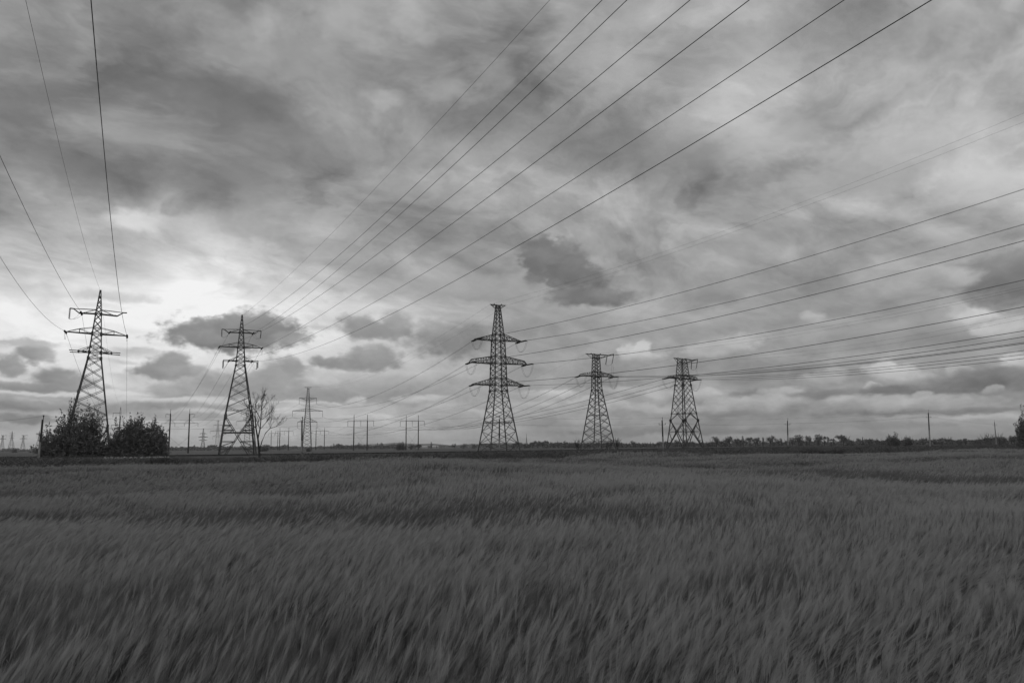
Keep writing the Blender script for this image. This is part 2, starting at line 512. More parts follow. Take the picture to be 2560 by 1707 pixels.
# ------------------------------------------------------------------ ground, embankment, hills
def ground():
    m = bpy.data.materials.new("grassland")
    m.use_nodes = True
    t = m.node_tree
    b = t.nodes["Principled BSDF"]
    b.inputs["Roughness"].default_value = 1.0
    b.inputs["Specular IOR Level"].default_value = 0.05
    co = t.nodes.new("ShaderNodeTexCoord")
    vals = []
    for sc, de in ((0.012, 5), (0.12, 6), (1.3, 5)):
        n = t.nodes.new("ShaderNodeTexNoise")
        n.inputs["Scale"].default_value = sc
        n.inputs["Detail"].default_value = de
        t.links.new(co.outputs["Object"], n.inputs["Vector"])
        vals.append(n.outputs[0])
    a = t.nodes.new("ShaderNodeMath"); a.operation = "ADD"
    t.links.new(vals[0], a.inputs[0]); t.links.new(vals[1], a.inputs[1])
    c = t.nodes.new("ShaderNodeMath"); c.operation = "MULTIPLY_ADD"
    t.links.new(vals[2], c.inputs[0]); c.inputs[1].default_value = 0.5; t.links.new(a.outputs[0], c.inputs[2])
    r = t.nodes.new("ShaderNodeMapRange")
    r.inputs[1].default_value, r.inputs[2].default_value = 0.85, 1.65
    r.inputs[3].default_value, r.inputs[4].default_value = 0.045, 0.10
    t.links.new(c.outputs[0], r.inputs[0])
    t.links.new(r.outputs[0], b.inputs["Base Color"])
    mb = MB()
    xs = [-30000, -8000, -2000, -600] + list(range(-240, 241, 8)) + [600, 2000, 8000, 30000]
    ys = [-400, -60] + list(range(0, 161, 5)) + [220, 400, 1000, 3000, 9000, 30000]
    for y in ys:
        for x in xs:
            z = ground_h(x, y) if (0 <= y <= 105 and abs(x) < 110) else 0.0
            mb.v.append(Vector((x, y, z)))
    nx = len(xs)
    for j in range(len(ys) - 1):
        for i in range(nx - 1):
            mb.f.append((j * nx + i, j * nx + i + 1, (j + 1) * nx + i + 1, (j + 1) * nx + i)); mb.m.append(0)
    o = mb.build("ground", m)
    tag(o, kind="structure")


ground()
mb = MB()
sweep(mb, [(-9.0, 0.01), (-4.2, 0.55), (-2.4, 0.74), (2.4, 0.74), (5.5, 0.30), (9, 0.01)])
tag(mb.build("embankment", MT["bank"]), kind="structure")
mb = MB()
sweep(mb, [(-2.3, 0.745), (-1.7, 0.84), (1.7, 0.84), (2.3, 0.745)])
tag(mb.build("ballast_bed", MT["ballast"]), kind="structure")
trk = empty("railway_track", (0, 0, 0))
tag(trk, "dark railway track running along the low embankment behind the wheat", "railway track")
for u in (-0.76, 0.76):
    mb = MB()
    sweep(mb, [(u - .06, .842), (u - .06, 1.02), (u + .06, 1.02), (u + .06, .842)])
    mb.build("rail", MT["rail"], trk)
mb = MB()
acc = 0.0
for a, b in zip(RAIL[8:70], RAIL[9:71]):
    L = (b - a).length
    d = (b - a).normalized(); n = Vector((-d.y, d.x, 0))
    while acc < L:
        c = a + d * acc + Vector((0, 0, .86))
        mb.beam(c - n * 1.3, c + n * 1.3, .16)
        acc += 0.9
    acc -= L
o = mb.build("sleepers", MT["ballast"], trk)
tag(o, kind="stuff")

mb = MB()
hr = random.Random(4)
for lay, (D, hh) in enumerate(((5200, 34), (7600, 60))):
    prev = None
    for i in range(161):
        px = -300 + i * 20
        k = math.exp(-((px - 1080) / 330.0) ** 2) + 0.25 * math.exp(-((px - 300) / 500.0) ** 2)
        z = hh * (k * (0.75 + 0.25 * math.sin(px * 0.02 + lay) + 0.1 * math.sin(px * .071)) ) * 0.8
        p = G(px, D)
        row = [len(mb.v)]
        mb.v += [p + Vector((0, -600, -1)), p + Vector((0, 0, z)), p + Vector((0, 700, -1))]
        if prev is not None:
            for j in range(2):
                mb.f.append((prev + j, row[0] + j, row[0] + j + 1, prev + j + 1)); mb.m.append(0)
        prev = row[0]
tag(mb.build("hills", MT["hill"]), kind="structure")


# ------------------------------------------------------------------ insulators and wires
def ins_string(mb, p, q, r=0.13, n=None):
    p, q = Vector(p), Vector(q)
    L = (q - p).length
    n = n or max(5, int(L / 0.2))
    pts, rad = [p], [0.03]
    for i in range(n):
        for t, rr in ((0.12, .04), (0.3, r), (0.62, r * .9), (0.85, .04)):
            pts.append(p + (q - p) * ((i + t) / n)); rad.append(rr)
    pts.append(q); rad.append(0.03)
    mb.tube(pts, rad, 6)


def sagline(a, b, sag, n=40, t1=1.0):
    a, b = Vector(a), Vector(b)
    out = []
    for i in range(n + 1):
        t = t1 * i / n
        p = a + (b - a) * t
        p.z -= 4 * sag * t * (1 - t)
        out.append(p)
    return out


def fit_sag(a, b, mpx):
    """the sag that carries a wire from a to b through a point seen in the photograph"""
    d = ray(*mpx)
    ux, uy = b.x - a.x, b.y - a.y
    t = (a.x - d.x * a.y) / (d.x * uy - ux)
    if not 0.03 < t < 0.97:
        return 3.0
    y = a.y + uy * t
    z = CAM.z + d.z * y
    lin = a.z + (b.z - a.z) * t
    return max(0.0, min(22.0, (lin - z) / (4 * t * (1 - t))))


def wire(pts, label, group, r=0.026, twin=None, name="overhead_wire", cat="power line", parent=None):
    mb = MB()
    if twin:
        d = (pts[-1] - pts[0]); d.z = 0; d.normalize()
        n = Vector((-d.y, d.x, 0)) * twin / 2
        mb.tube([p + n for p in pts], r, 5)
        mb.tube([p - n for p in pts], r, 5)
        for k in range(3, len(pts), 6):
            mb.beam(pts[k] - n * 1.05, pts[k] + n * 1.05, .07)
    else:
        mb.tube(pts, r, 5)
    o = mb.build(name, MT["wire"], parent)
    if parent is None:
        tag(o, label, cat, group)
    return o


# ------------------------------------------------------------------ lattice pylons
class Pylon:
    """collects the members of one pylon; every leg, arm, string ... becomes a part"""
    def __init__(s, px, D, yaw, name, label, group, flat=False, tilt=0.0):
        p = G(px, D)
        s.flat = flat
        s.name, s.label, s.group = name, label, group
        s.loc, s.yaw, s.tilt = p, yaw, tilt
        s.parts = []
        s.M = Matrix.Translation(p) @ Matrix.Rotation(yaw, 4, "Z") @ Matrix.Rotation(tilt, 4, "Y")
        s.Mi = s.M.inverted()

    def w(s, p):
        return s.M @ Vector(p)

    def l(s, p):
        return s.Mi @ Vector(p)

    def part(s, name, mat="steel"):
        if s.flat and s.parts:
            return s.parts[0][2]
        mb = MB()
        s.parts.append((name, mat, mb))
        return mb

    def finish(s):
        if s.flat:
            o = s.parts[0][2].build(s.name, MT["steel"])
            o.location, o.rotation_euler = s.loc, (0, 0, s.yaw)
        else:
            o = empty(s.name, s.loc, s.yaw)
            o.rotation_euler = (0, s.tilt, s.yaw)
            for n, m, mb in s.parts:
                if mb.f:
                    mb.build(n, MT[m], o)
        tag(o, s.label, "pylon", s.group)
        return o


CORN = ((-1, -1), (1, -1), (1, 1), (-1, 1))


def legs_and_lattice(T, hw, levels, horiz, lw, bw, top, feet=0.0, style="X", upto=None):
    zs = sorted(set([feet, top] + [z for z, _ in hw if feet < z < top]))
    for cx, cy in CORN:
        mb = T.part("leg")
        for a, b in zip(zs, zs[1:]):
            ha, hb = lerp_tab(hw, a), lerp_tab(hw, b)
            k = 1.0 if a < top * .55 else 0.8
            mb.beam((cx * ha, cy * ha, a), (cx * hb, cy * hb, b), lw * k)
    mb = T.part("lattice_bracing")
    for a, b in zip(levels, levels[1:]):
        ha, hb = lerp_tab(hw, a), lerp_tab(hw, b)
        for k in range(4):
            c, d = CORN[k], CORN[(k + 1) % 4]
            A, B = Vector((c[0] * ha, c[1] * ha, a)), Vector((d[0] * ha, d[1] * ha, a))
            Cc, Dd = Vector((c[0] * hb, c[1] * hb, b)), Vector((d[0] * hb, d[1] * hb, b))
            mb.beam(A, Dd, bw)
            mb.beam(B, Cc, bw)
            if style == "D":
                m0, m1 = (A + B) / 2, (Cc + Dd) / 2
                mb.beam(m0, (A + Cc) / 2, bw * .8); mb.beam(m0, (B + Dd) / 2, bw * .8)
                mb.beam(m1, (A + Cc) / 2, bw * .8); mb.beam(m1, (B + Dd) / 2, bw * .8)
    for z in horiz:
        h = lerp_tab(hw, z)
        for k in range(4):
            c, d = CORN[k], CORN[(k + 1) % 4]
            mb.beam((c[0] * h, c[1] * h, z), (d[0] * h, d[1] * h, z), bw * 1.15)
    return mb


def truss_arm(T, side, hr, zb, zt, L, n=6, w=0.14, bw=0.09, blunt=0.0, lift=0.0, tip=0.25, name="crossarm"):
    mb = T.part(name)
    st = []
    for k in range(n + 1):
        t = k / n
        x = side * (hr + (L - hr) * t)
        yb = hr + (tip - hr) * t
        zbot = zb + lift * t
        ztop = zt + (zb + lift + (blunt if blunt else 0.12) - zt) * t
        if blunt and k == n:
            ztop = zbot + 0.12
        st.append((Vector((x, -yb, zbot)), Vector((x, yb, zbot)), Vector((x, -yb * .85, ztop)), Vector((x, yb * .85, ztop))))
    for a, b in zip(st, st[1:]):
        for j in range(4):
            mb.beam(a[j], b[j], w if j < 2 else w * .85)
    for k, s in enumerate(st):
        mb.beam(s[0], s[1], bw); mb.beam(s[2], s[3], bw)
        mb.beam(s[0], s[2], bw); mb.beam(s[1], s[3], bw)
        if k < n:
            b = st[k + 1]
            if k % 2:
                mb.beam(s[0], b[2], bw); mb.beam(s[1], b[3], bw); mb.beam(s[0], b[1], bw)
            else:
                mb.beam(s[2], b[0], bw); mb.beam(s[3], b[1], bw); mb.beam(s[1], b[0], bw)
    return Vector((side * L, 0, zb + lift))


def string_to(T, a_local, far, L=1.5, double=False, gap=0.5):
    """tension string from an arm towards a far point; returns its outer end in the world"""
    a = T.w(a_local)
    d = (Vector(far) - a).normalized()
    b = a + d * (L + gap)
    mb = T.part("insulator_string", "glass")
    p0, p1 = a + d * gap * .6, a + d * (L + gap * .6)
    off = [Vector((0, 0, 0))]
    if double:
        n = d.cross(Vector((0, 0, 1))).normalized() * 0.24
        off = [n, -n]
        mb.beam(T.l(p0 - n * 1.3), T.l(p0 + n * 1.3), .07); mb.beam(T.l(p1 - n * 1.3), T.l(p1 + n * 1.3), .07)
    for o in off:
        ins_string(mb, T.l(p0 + o), T.l(p1 + o), 0.19)
    mb.beam(T.l(a), T.l(p0), .06); mb.beam(T.l(p1), T.l(b), .06)
    return b


def jumper(T, a, b, drop, r=0.02, twin=0.35, via=None):
    mb = T.part("jumper_wire", "wire")
    d = (b - a); d.z = 0
    if d.length < .01: d = Vector((1, 0, 0))
    n = Vector((-d.y, d.x, 0)).normalized() * (twin / 2 if twin else 0)
    for o in ([n, -n] if twin else [n]):
        pts = []
        for i in range(15):
            t = i / 14
            p = a + (b - a) * t + o
            p.z -= drop * (1 - abs(2 * t - 1) ** 2.4)
            pts.append(T.l(p))
        mb.tube(pts, r, 4)


def hang(T, a_local, L, slant=(0, 0)):
    mb = T.part("insulator_string", "glass")
    a = Vector(a_local)
    b = a + Vector((slant[0], slant[1], -L))
    ins_string(mb, a, b, 0.18)
    return b


def pylon_A(px, D, yaw, H, name, label, group, ext, strings="all", flat=False, tilt=0.0):
    T = Pylon(px, D, yaw, name, label, group, flat, tilt)
    z = lambda d: H - d
    hbase = 3.0 + (H - 24.9) * 0.125
    hw = sorted([(z(0), .08), (z(4.2), .46), (z(12.34), 1.06), (z(24.9), 3.1), (0, hbase)])
    lv = [z(d) for d in (24.9, 22.5, 20.2, 18, 15.9, 14, 12.34, 11.26, 10.25, 9.1, 7.88, 6.76, 5.4, 4.2, 3.43, 2.5, 1.6, .7)]
    mb = legs_and_lattice(T, hw, lv, [z(d) for d in (4.2, 6.76, 7.88, 10.25, 11.26, 12.34, 23.36)], .24, .09, z(0.0))
    g = 3.0
    zg = z(24.9)
    for cx, cy in CORN:                          # gusset plates on the legs
        mb.box((cx * g, cy * g, zg), .42, .42, 1.3)
        for d, s in ((4.2, .34), (7.88, .38), (11.26, .36), (12.34, .36)):
            h = lerp_tab(hw, z(d)); mb.box((cx * h, cy * h, z(d)), s, s, s * 1.4)
    zm = zg * (0.60 if ext else .5)
    for k in range(4):
        c, d = CORN[k], CORN[(k + 1) % 4]
        A = Vector((c[0] * g, c[1] * g, zg)); B = Vector((d[0] * g, d[1] * g, zg))
        A0 = Vector((c[0] * hbase, c[1] * hbase, 0)); B0 = Vector((d[0] * hbase, d[1] * hbase, 0))
        if ext:
            Af = A0 + (B0 - A0) * .14; Bf = B0 + (A0 - B0) * .14
            mb.beam(A, Bf, .15); mb.beam(B, Af, .15)
            h = lerp_tab(hw, zm)
            mb.beam((c[0] * h, c[1] * h, zm), (d[0] * h, d[1] * h, zm), .26)
            for (S, S0, X0, X1) in ((A, A0, A, Bf), (B, B0, B, Af), (A, A0, B, Af), (B, B0, A, Bf)):
                up = (X0 is S)
                for t in ((.22, .34) if up else (.62, .80)):
                    e = S0 + (S - S0) * (1 - t)
                    q = X0 + (X1 - X0) * t
                    mb.beam(e, q, .16)
                    e2 = S0 + (S - S0) * (1 - t - .12)
                    mb.beam(q, e2, .11)
        else:
            mid = (A + B) / 2 + Vector((0, 0, 2.2))
            h = lerp_tab(hw, zg + 1.55)
            mb.beam(A, (A0 + B0) / 2, .14); mb.beam(B, (A0 + B0) / 2, .14)
    # peak cap
    mb.box((0, 0, z(0)), .34, .34, .5)
    # arms
    q = .93
    for sx in (-1, 1):
        m = T.part("crossarm")
        h, ht = .46, .40
        zb, zt = z(4.2), z(3.43)
        for sy in (-1, 1):
            m.beam((sx * h, sy * h, zb), (sx * 3.3 * q, sy * .3, zb - .1), .17)
            m.beam((sx * 3.3 * q, sy * .3, zb - .1), (sx * 4.3 * q, sy * .14, zb + .58), .14)
            m.beam((sx * ht, sy * ht, zt), (sx * 4.3 * q, sy * .14, zb + .62), .07)
            m.beam((sx * ht, sy * ht, zt), (sx * 2.6 * q, sy * .36, zb), .065)
        m.beam((sx * 4.15 * q, 0, zb + .6), (sx * 5.0 * q, 0, zb + .64), .19)
        for k in range(4):
            x = .8 + k * .62
            m.beam((sx * x, -.4, zb), (sx * (x + .62), .36, zb - .03), .07)
        m = T.part("crossarm")
        h, ht = lerp_tab(hw, z(7.88)), lerp_tab(hw, z(6.76))
        zb, zt = z(7.88), z(6.76)
        for sy in (-1, 1):
            m.beam((sx * h, sy * h, zb), (sx * 5.4 * q, sy * .1, zb + .04), .16)
            m.beam((sx * ht, sy * ht, zt), (sx * 3.0 * q, sy * .42, zb + .72), .075)
            m.beam((sx * 3.0 * q, sy * .42, zb + .72), (sx * 5.0 * q, sy * .1, zb + .14), .075)
            m.beam((sx * 3.0 * q, sy * .42, zb + .72), (sx * 3.0 * q, sy * .48, zb), .11)
            m.beam((sx * 3.0 * q, sy * .42, zb + .72), (sx * h, sy * h, zb), .06)
        for k in range(5):
            x = h + k * .76
            m.beam((sx * x, -.6 + k * .1, zb), (sx * (x + .76), .5 - k * .1, zb), .07)
        m = T.part("crossarm")
        h, ht = lerp_tab(hw, z(11.26)), lerp_tab(hw, z(10.25))
        zb, zt = z(11.26), z(10.25)
        for sy in (-1, 1):
            m.beam((sx * h, sy * h, zb), (sx * 2.9 * q, sy * 1.55, zb), .15)
            m.beam((sx * 2.9 * q, sy * 1.55, zb), (sx * 4.4 * q, sy * 1.7, zb), .14)
            m.beam((sx * ht, sy * ht, zt), (sx * 2.9 * q, sy * 1.5, zb + .1), .085)
            m.beam((sx * ht, sy * ht, zt), (sx * 2.1 * q, sy * 1.35, zb), .06)
        m.beam((sx * 2.9 * q, -1.6, zb), (sx * 2.9 * q, 1.6, zb), .2)
        m.beam((sx * h, h, zb), (sx * 2.9 * q, -1.5, zb), .08); m.beam((sx * h, -h, zb), (sx * 2.9 * q, 1.5, zb), .08)
    T.att = {"apex": (0, 0, z(-.1)),
             "ul": (-2.75, 0, z(4.25)), "ur": (2.75, 0, z(4.25)), "ml": (-4.98, 0, z(7.9)), "mr": (4.98, 0, z(7.9)),
             "ll": (-2.7, 0, z(11.3)), "lr": (2.7, 0, z(11.3))}
    return T


def pylon_B(px, D, yaw, name, label, group, H=43.9, flat=False, k=1.0):
    T = Pylon(px, D, yaw, name, label, group, flat)
    hw = [(0, 4.75), (18.2, 1.97), (33.2, 1.5), (H, .5)]
    lv = [0, 2.8, 6.4, 9.8, 12.6, 15.6, 18.2, 19.9, 21.9, 23.4, 24.9, 26.3, 28.4, 30.2, 31.8, 33.2, 35, 36.6, 38, 39.3, 40.5, 41.6, 42.6, H - .1]
    mb = legs_and_lattice(T, hw, lv, [2.8, 8.9, 18.2, 19.9, 21.9, 26.3, 28.4, 33.2, 35, H - .9, H - .1], .27 * k, .125 * k, H)
    for zz, s in ((18.2, .62), (19.9, .6), (21.9, .46), (24.9, .5), (26.3, .6), (28.4, .46), (33.2, .56), (35, .42), (12.6, .36), (9.3, .4)):
        h = lerp_tab(hw, zz)
        for cx, cy in CORN:
            mb.box((cx * h, cy * h, zz), s * .8, s * .8, s)
    # second small cross inside the lowest panels
    for sx in (-1, 1):
        truss_arm(T, sx, 1.5, 33.2, 35, 7.6, 7, .17 * k, .09 * k)
        truss_arm(T, sx, 1.76, 26.3, 28.4, 9.3, 9, .18 * k, .09 * k, blunt=.9)
        truss_arm(T, sx, 1.9, 19.9, 21.9, 8.4, 7, .18 * k, .09 * k)
        m = T.part("earth_wire_arm")
        for sy in (-1, 1):
            m.beam((sx * .5, sy * .45, H - .05), (sx * 2.55, sy * .1, H + .05), .16)
            m.beam((sx * .55, sy * .5, H - 1.2), (sx * 2.3, sy * .12, H - .02), .11)
        m.beam((sx * 1.4, -.3, H), (sx * 1.4, .3, H - .5), .1)
        m.box((sx * 1.2, 0, H + .2), .2, .2, .4)
    T.att = {"el": (-2.55, 0, H), "er": (2.55, 0, H), "ul": (-7.2, 0, 33.1), "ur": (7.2, 0, 33.1), "ml": (-9.1, 0, 26.2),
             "mr": (9.1, 0, 26.2), "ll": (-8.0, 0, 19.8), "lr": (8.0, 0, 19.8)}
    return T


def single_top(T, H, h, Lr, Ll, lower):
    m = T.part("earth_wire_arm")
    for sy in (-1, 1):
        m.beam((-h, sy * h, H), (-Ll, sy * .12, H + .05), .17)
        m.beam((-h, sy * h, H - lower), (-Ll + .3, sy * .14, H - .02), .1)
    m.box((-h - 1.0, 0, H + .2), .2, .2, .35)
    m = T.part("earth_wire_arm")
    for sy in (-1, 1):
        m.beam((h, sy * h, H - .05), (Lr * .62, sy * .4, H - .1), .17)
        m.beam((h, sy * h, H - lower), (Lr, sy * .1, H + .38), .17)
        m.beam((Lr * .62, sy * .4, H - .1), (Lr, sy * .1, H + .42), .15)
    for t in (.45, .6, .75, .9):
        m.beam((Lr * t, -.3, H - lower * (1 - t) + .2), (Lr * (t + .1), .3, H + .1), .09)
    m.box((h + .9, 0, H + .15), .22, .22, .4)
    b1 = hang(T, (Lr * .62, 0, H - .3), 3.0, (-.75, -.2))
    b2 = hang(T, (Lr, 0, H + .3), 3.0, (-.6, .2))
    jumper(T, T.w(b1), T.w(b2), .5, .03, None)
    m = T.part("jumper_wire", "wire")
    for o in (-.28, .28):
        m.tube([b2 + Vector((o, 0, 0)), b2 + Vector((o * 1.2 + .1, 0, -2.4)), b2 + Vector((o * 1.4 + .1, 0, -4.6))], .022, 4)


def pylon_C(px, D, yaw, name, label, group, flat=False):
    T = Pylon(px, D, yaw, name, label, group, flat)
    H = 31.9
    hw = [(0, 4.25), (20, 1.26), (25, 1.12), (H, .83)]
    lv = [0, 3.3, 6.2, 8.7, 11.0, 13.4, 15.7, 17.9, 20, 21.6, 23.1, 24.6, 26, 27.2, 28.3, 29.4, 30.5, 31.8]
    mb = legs_and_lattice(T, hw, lv, [3.3, 11.8, 20, 24.6, 26, 30.6, 31.8], .25, .12, H)
    for zz, s in ((20, .5), (17.9, .4), (24.6, .5), (26, .4), (8.7, .34), (6.2, .3)):
        h = lerp_tab(hw, zz)
        for cx, cy in CORN:
            mb.box((cx * h, cy * h, zz), s * .8, s * .8, s)
    for sx in (-1, 1):
        truss_arm(T, sx, 1.12, 24.6, 26.1, 6.6, 6, .15, .08, blunt=.55)
    single_top(T, H, .83, 7.0, 3.9, 1.5)
    T.att = {"el": (-3.8, 0, H), "er": (6.9, 0, H + .4), "l": (-6.4, 0, 24.5), "c": (-.3, -1.1, 24.4), "r": (6.4, 0, 24.5)}
    return T


def pylon_D5(px, D, yaw, name, label, group):
    T = Pylon(px, D, yaw, name, label, group)
    H = 31.2
    hw = [(0, 4.5), (12.5, 2.95), (24.4, 1.67), (H, 1.04)]
    lv = [12.5, 17.2, 21.2, 24.4, 27.0, 29.2, 31.1]
    mb = legs_and_lattice(T, hw, lv, [24.4, 25.6, H - 1.3, H - .05], .24, .10, H, style="D")
    hz = lambda z: lerp_tab(hw, z)
    for k in range(4):
        c, d = CORN[k], CORN[(k + 1) % 4]
        at = lambda s, z: Vector((s[0] * hz(z), s[1] * hz(z), z))
        mid = lambda z: (at(c, z) + at(d, z)) / 2
        M1, M2 = mid(12.5), mid(6.4)
        mb.beam(at(c, 12.5), at(d, 12.5), .15)
        mb.beam(M1, M1 + Vector((0, 0, 1.9)), .1)
        mb.beam(at(c, 6.4), at(d, 6.4), .15)
        for s in (c, d):
            L, Ft = at(s, 10.2), at(s, 0)
            mb.beam(M1, L, .17); mb.beam(L, M2, .21); mb.beam(M2, Ft, .23)
            q = L + (M2 - L) * .45
            mb.beam(at(s, q.z), q, .1); mb.beam(q, at(s, 6.4), .1)
            q = M2 + (Ft - M2) * .45
            mb.beam(at(s, q.z), q, .1); mb.beam(q, at(s, 6.4), .1)
            q2 = M2 + (Ft - M2) * .72
            mb.beam(at(s, q.z), q2, .09); mb.beam(at(s, q2.z), q2, .08)
            mb.box(L, .6, .6, .9)
        mb.box(M2, .6, .6, .7); mb.box(M1, .4, .4, .4)
    for zz, s in ((22.2, .5), (24.4, .5), (12.5, .4)):
        for cx, cy in CORN:
            mb.box((cx * hz(zz), cy * hz(zz), zz), s, s, s * 1.2)
    for sx in (-1, 1):
        truss_arm(T, sx, 1.67, 24.4, 25.7, 7.4, 6, .15, .07, blunt=.7, tip=.5)
    single_top(T, H, 1.04, 8.3, 4.2, 1.5)
    T.att = {"el": (-4.1, 0, H), "er": (8.2, 0, H + .4), "l": (-7.2, 0, 24.3), "c": (-.4, -1.7, 24.2), "r": (7.2, 0, 24.3)}
    return T


def pylon_S(px, D, yaw, name, label, group, H=43.0, k=1.0, flat=False):
    """suspension pylon: strings hang straight down from its arm tips"""
    T = Pylon(px, D, yaw, name, label, group, flat)
    hw = [(0, 3.1), (34.8, .95), (H, .45)]
    lv = [0, 3, 6, 8.8, 11.4, 13.8, 16, 18, 19.8, 21.4, 22.9, 24.3, 25.6, 26.8, 28, 29.2, 30.4, 31.6, 32.7, 33.8, 34.8, 36.4, 38, 39.5, 41, 42.4]
    legs_and_lattice(T, hw, lv, [19.4, 26.8, 28, 34.8, 36], .24 * k, .11 * k, H)
    m = T.part("earth_wire_arm")
    for sy in (-1, 1):
        m.beam((-2.4, sy * .15, H), (2.4, sy * .15, H), .2 * k)
    m.beam((-2.3, 0, H), (0, 0, H - 1.3), .1 * k); m.beam((2.3, 0, H), (0, 0, H - 1.3), .1 * k)
    T.att = {}
    for nm, zb, zt, L, up in (("u", 34.4, 35.6, 5.7, 1.2), ("m", 26.8, 28.4, 9.9, 0.1), ("l", 19.4, 21.6, 6.4, 0.0)):
        for s, sx in (("l", -1), ("r", 1)):
            hr = lerp_tab(hw, zb)
            a = truss_arm(T, sx, hr, zb, zt + (.2 if nm == "u" else 0), L, 6 if nm == "m" else 3, .17 * k, .07 * k, lift=up)
            b = hang(T, (a.x, 0, a.z - .05), 3.9)
            T.att[nm + s] = tuple(b)
    T.att["el"], T.att["er"] = (-2.4, 0, H), (2.4, 0, H)
    return T


gA = "peaked anchor pylons standing by the bushes"
T1 = pylon_A(216.5, 143, R(27), 30.7, "transmission_pylon", "dark lattice pylon with a pointed peak rising out of the leafy bushes", "large pylons along the railway", False, tilt=R(1.35))
T2 = pylon_A(593.5, 195, R(22), 34.6, "transmission_pylon", "dark lattice pylon with a pointed peak standing beside the bare tree", "large pylons along the railway", True)
T3 = pylon_B(1247, 235, R(25), "transmission_pylon", "tallest lattice pylon with three long crossarms at the middle of the row", "large pylons along the railway")
T4 = pylon_C(1495, 262, R(26), "transmission_pylon", "lattice pylon with one main crossarm and narrow waist, nearest right of the tallest", "large pylons along the railway")
T5 = pylon_D5(1713, 272, R(38), "transmission_pylon", "lattice pylon with one main crossarm and heavy diamond braced legs at the base", "large pylons along the railway")
gS = "distant suspension pylons"
T6 = pylon_S(767, 540, R(20), "transmission_pylon", "grey suspension pylon with hanging insulators behind the tall concrete post", gS)
T9 = pylon_S(617, 735, R(20), "transmission_pylon", "grey suspension pylon seen through the legs and branches beside the bare tree", gS, H=41)
T7 = pylon_S(543, 1120, R(20), "transmission_pylon", "faint suspension pylon just left of the pointed pylon's legs", gS, H=41, k=1.3)
T8 = pylon_B(507, 1640, R(15), "transmission_pylon", "squat faint far pylon with three crossarms between concrete poles and pointed pylon", "far pylons on the horizon", flat=True, k=1.6)
Ta = pylon_C(5, 1540, R(10), "transmission_pylon", "faint flat topped far pylon at the left edge of the picture", "far pylons on the horizon", flat=True)
Tb = pylon_A(28, 1330, R(10), 34.6, "transmission_pylon", "faint pointed far pylon between the two flat topped ones", "far pylons on the horizon", True, flat=True)
Tc = pylon_C(57, 1540, R(12), "transmission_pylon", "faint flat topped far pylon left of the leaning post", "far pylons on the horizon", flat=True)
Td = pylon_A(96, 1330, R(10), 34.6, "transmission_pylon", "faint pointed far pylon half hidden behind the leaning post and bush", "far pylons on the horizon", True, flat=True)

# ------------------------------------------------------------------ concrete portals and poles
def portal(px0, px1, D, H, zc, ext, spike, sl, label, brace=True, name="concrete_portal", inner=True):
    a, b = G(px0, D), G(px1, D)
    c = (a + b) / 2
    half = (b - a).length / 2
    o = empty(name, c, math.atan2((b - a).y, (b - a).x))
    tag(o, label, "power pole", "concrete double pole portals")
    for s in (-1, 1):
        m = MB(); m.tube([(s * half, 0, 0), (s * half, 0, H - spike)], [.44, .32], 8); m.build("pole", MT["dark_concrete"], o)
        m = MB(); zz = H - spike
        for e in (-.16, .16):
            m.beam((s * half + e, 0, zz - .6), (s * half + e * .3, 0, H), .16)
        for k in range(4):
            m.beam((s * half - .14, 0, zz + k * spike / 4), (s * half + .1, 0, zz + (k + 1) * spike / 4), .05)
        m.build("spike", MT["steel"], o)
    m = MB(); L = half + ext
    m.beam((-L, .16, zc), (L, .16, zc), .26); m.beam((-L, -.16, zc), (L, -.16, zc), .26)
    m.beam((-half, 0, zc + .28), (half, 0, zc + .28), .12)
    m.build("crossarm", MT["steel"], o)
    out = []
    for x in ((-L, 0, L) if inner else (-L, L)):
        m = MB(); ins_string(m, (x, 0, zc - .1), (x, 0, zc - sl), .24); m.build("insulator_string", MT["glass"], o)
        out.append(o.matrix_basis @ Vector((x, 0, zc - sl)))
    if brace:
        m = MB()
        m.tube([(-half, .02, zc * .62), (half, -.02, zc * .05)], .035, 4); m.tube([(half, .05, zc * .62), (-half, .05, zc * .05)], .035, 4)
        m.build("brace_cable", MT["wire"], o)
    return out


def zof(px, py, D):
    return P(px, py, D).z


P2 = portal(884, 917.7, 582, zof(900, 1036, 582), zof(900, 1051.6, 582), 4.5, 4.2, 3.9, "double pole concrete portal, nearer left of the two with crossed cables")
P3 = portal(1015, 1045.6, 620, zof(1030, 1037.5, 620), zof(1030, 1052.4, 620), 4.6, 4.3, 3.9, "double pole concrete portal nearest the tallest pylon")
P4 = portal(698.7, 721, 830, zof(710, 1068, 830), zof(710, 1078, 830), 4.6, 4.0, 3.8, "distant double pole portal just right of the bare tree", brace=False)
P5 = portal(789.5, 810.7, 870, zof(800, 1068, 870), zof(800, 1077, 870), 4.6, 4.0, 3.8, "distant double pole portal just right of the grey suspension pylon", brace=False)
P6 = portal(677.4, 694, 1010, zof(685, 1075, 1010), zof(685, 1083, 1010), 3.5, 3.5, 3.8, "thin far double pole portal touching the bare tree's right side", brace=False)


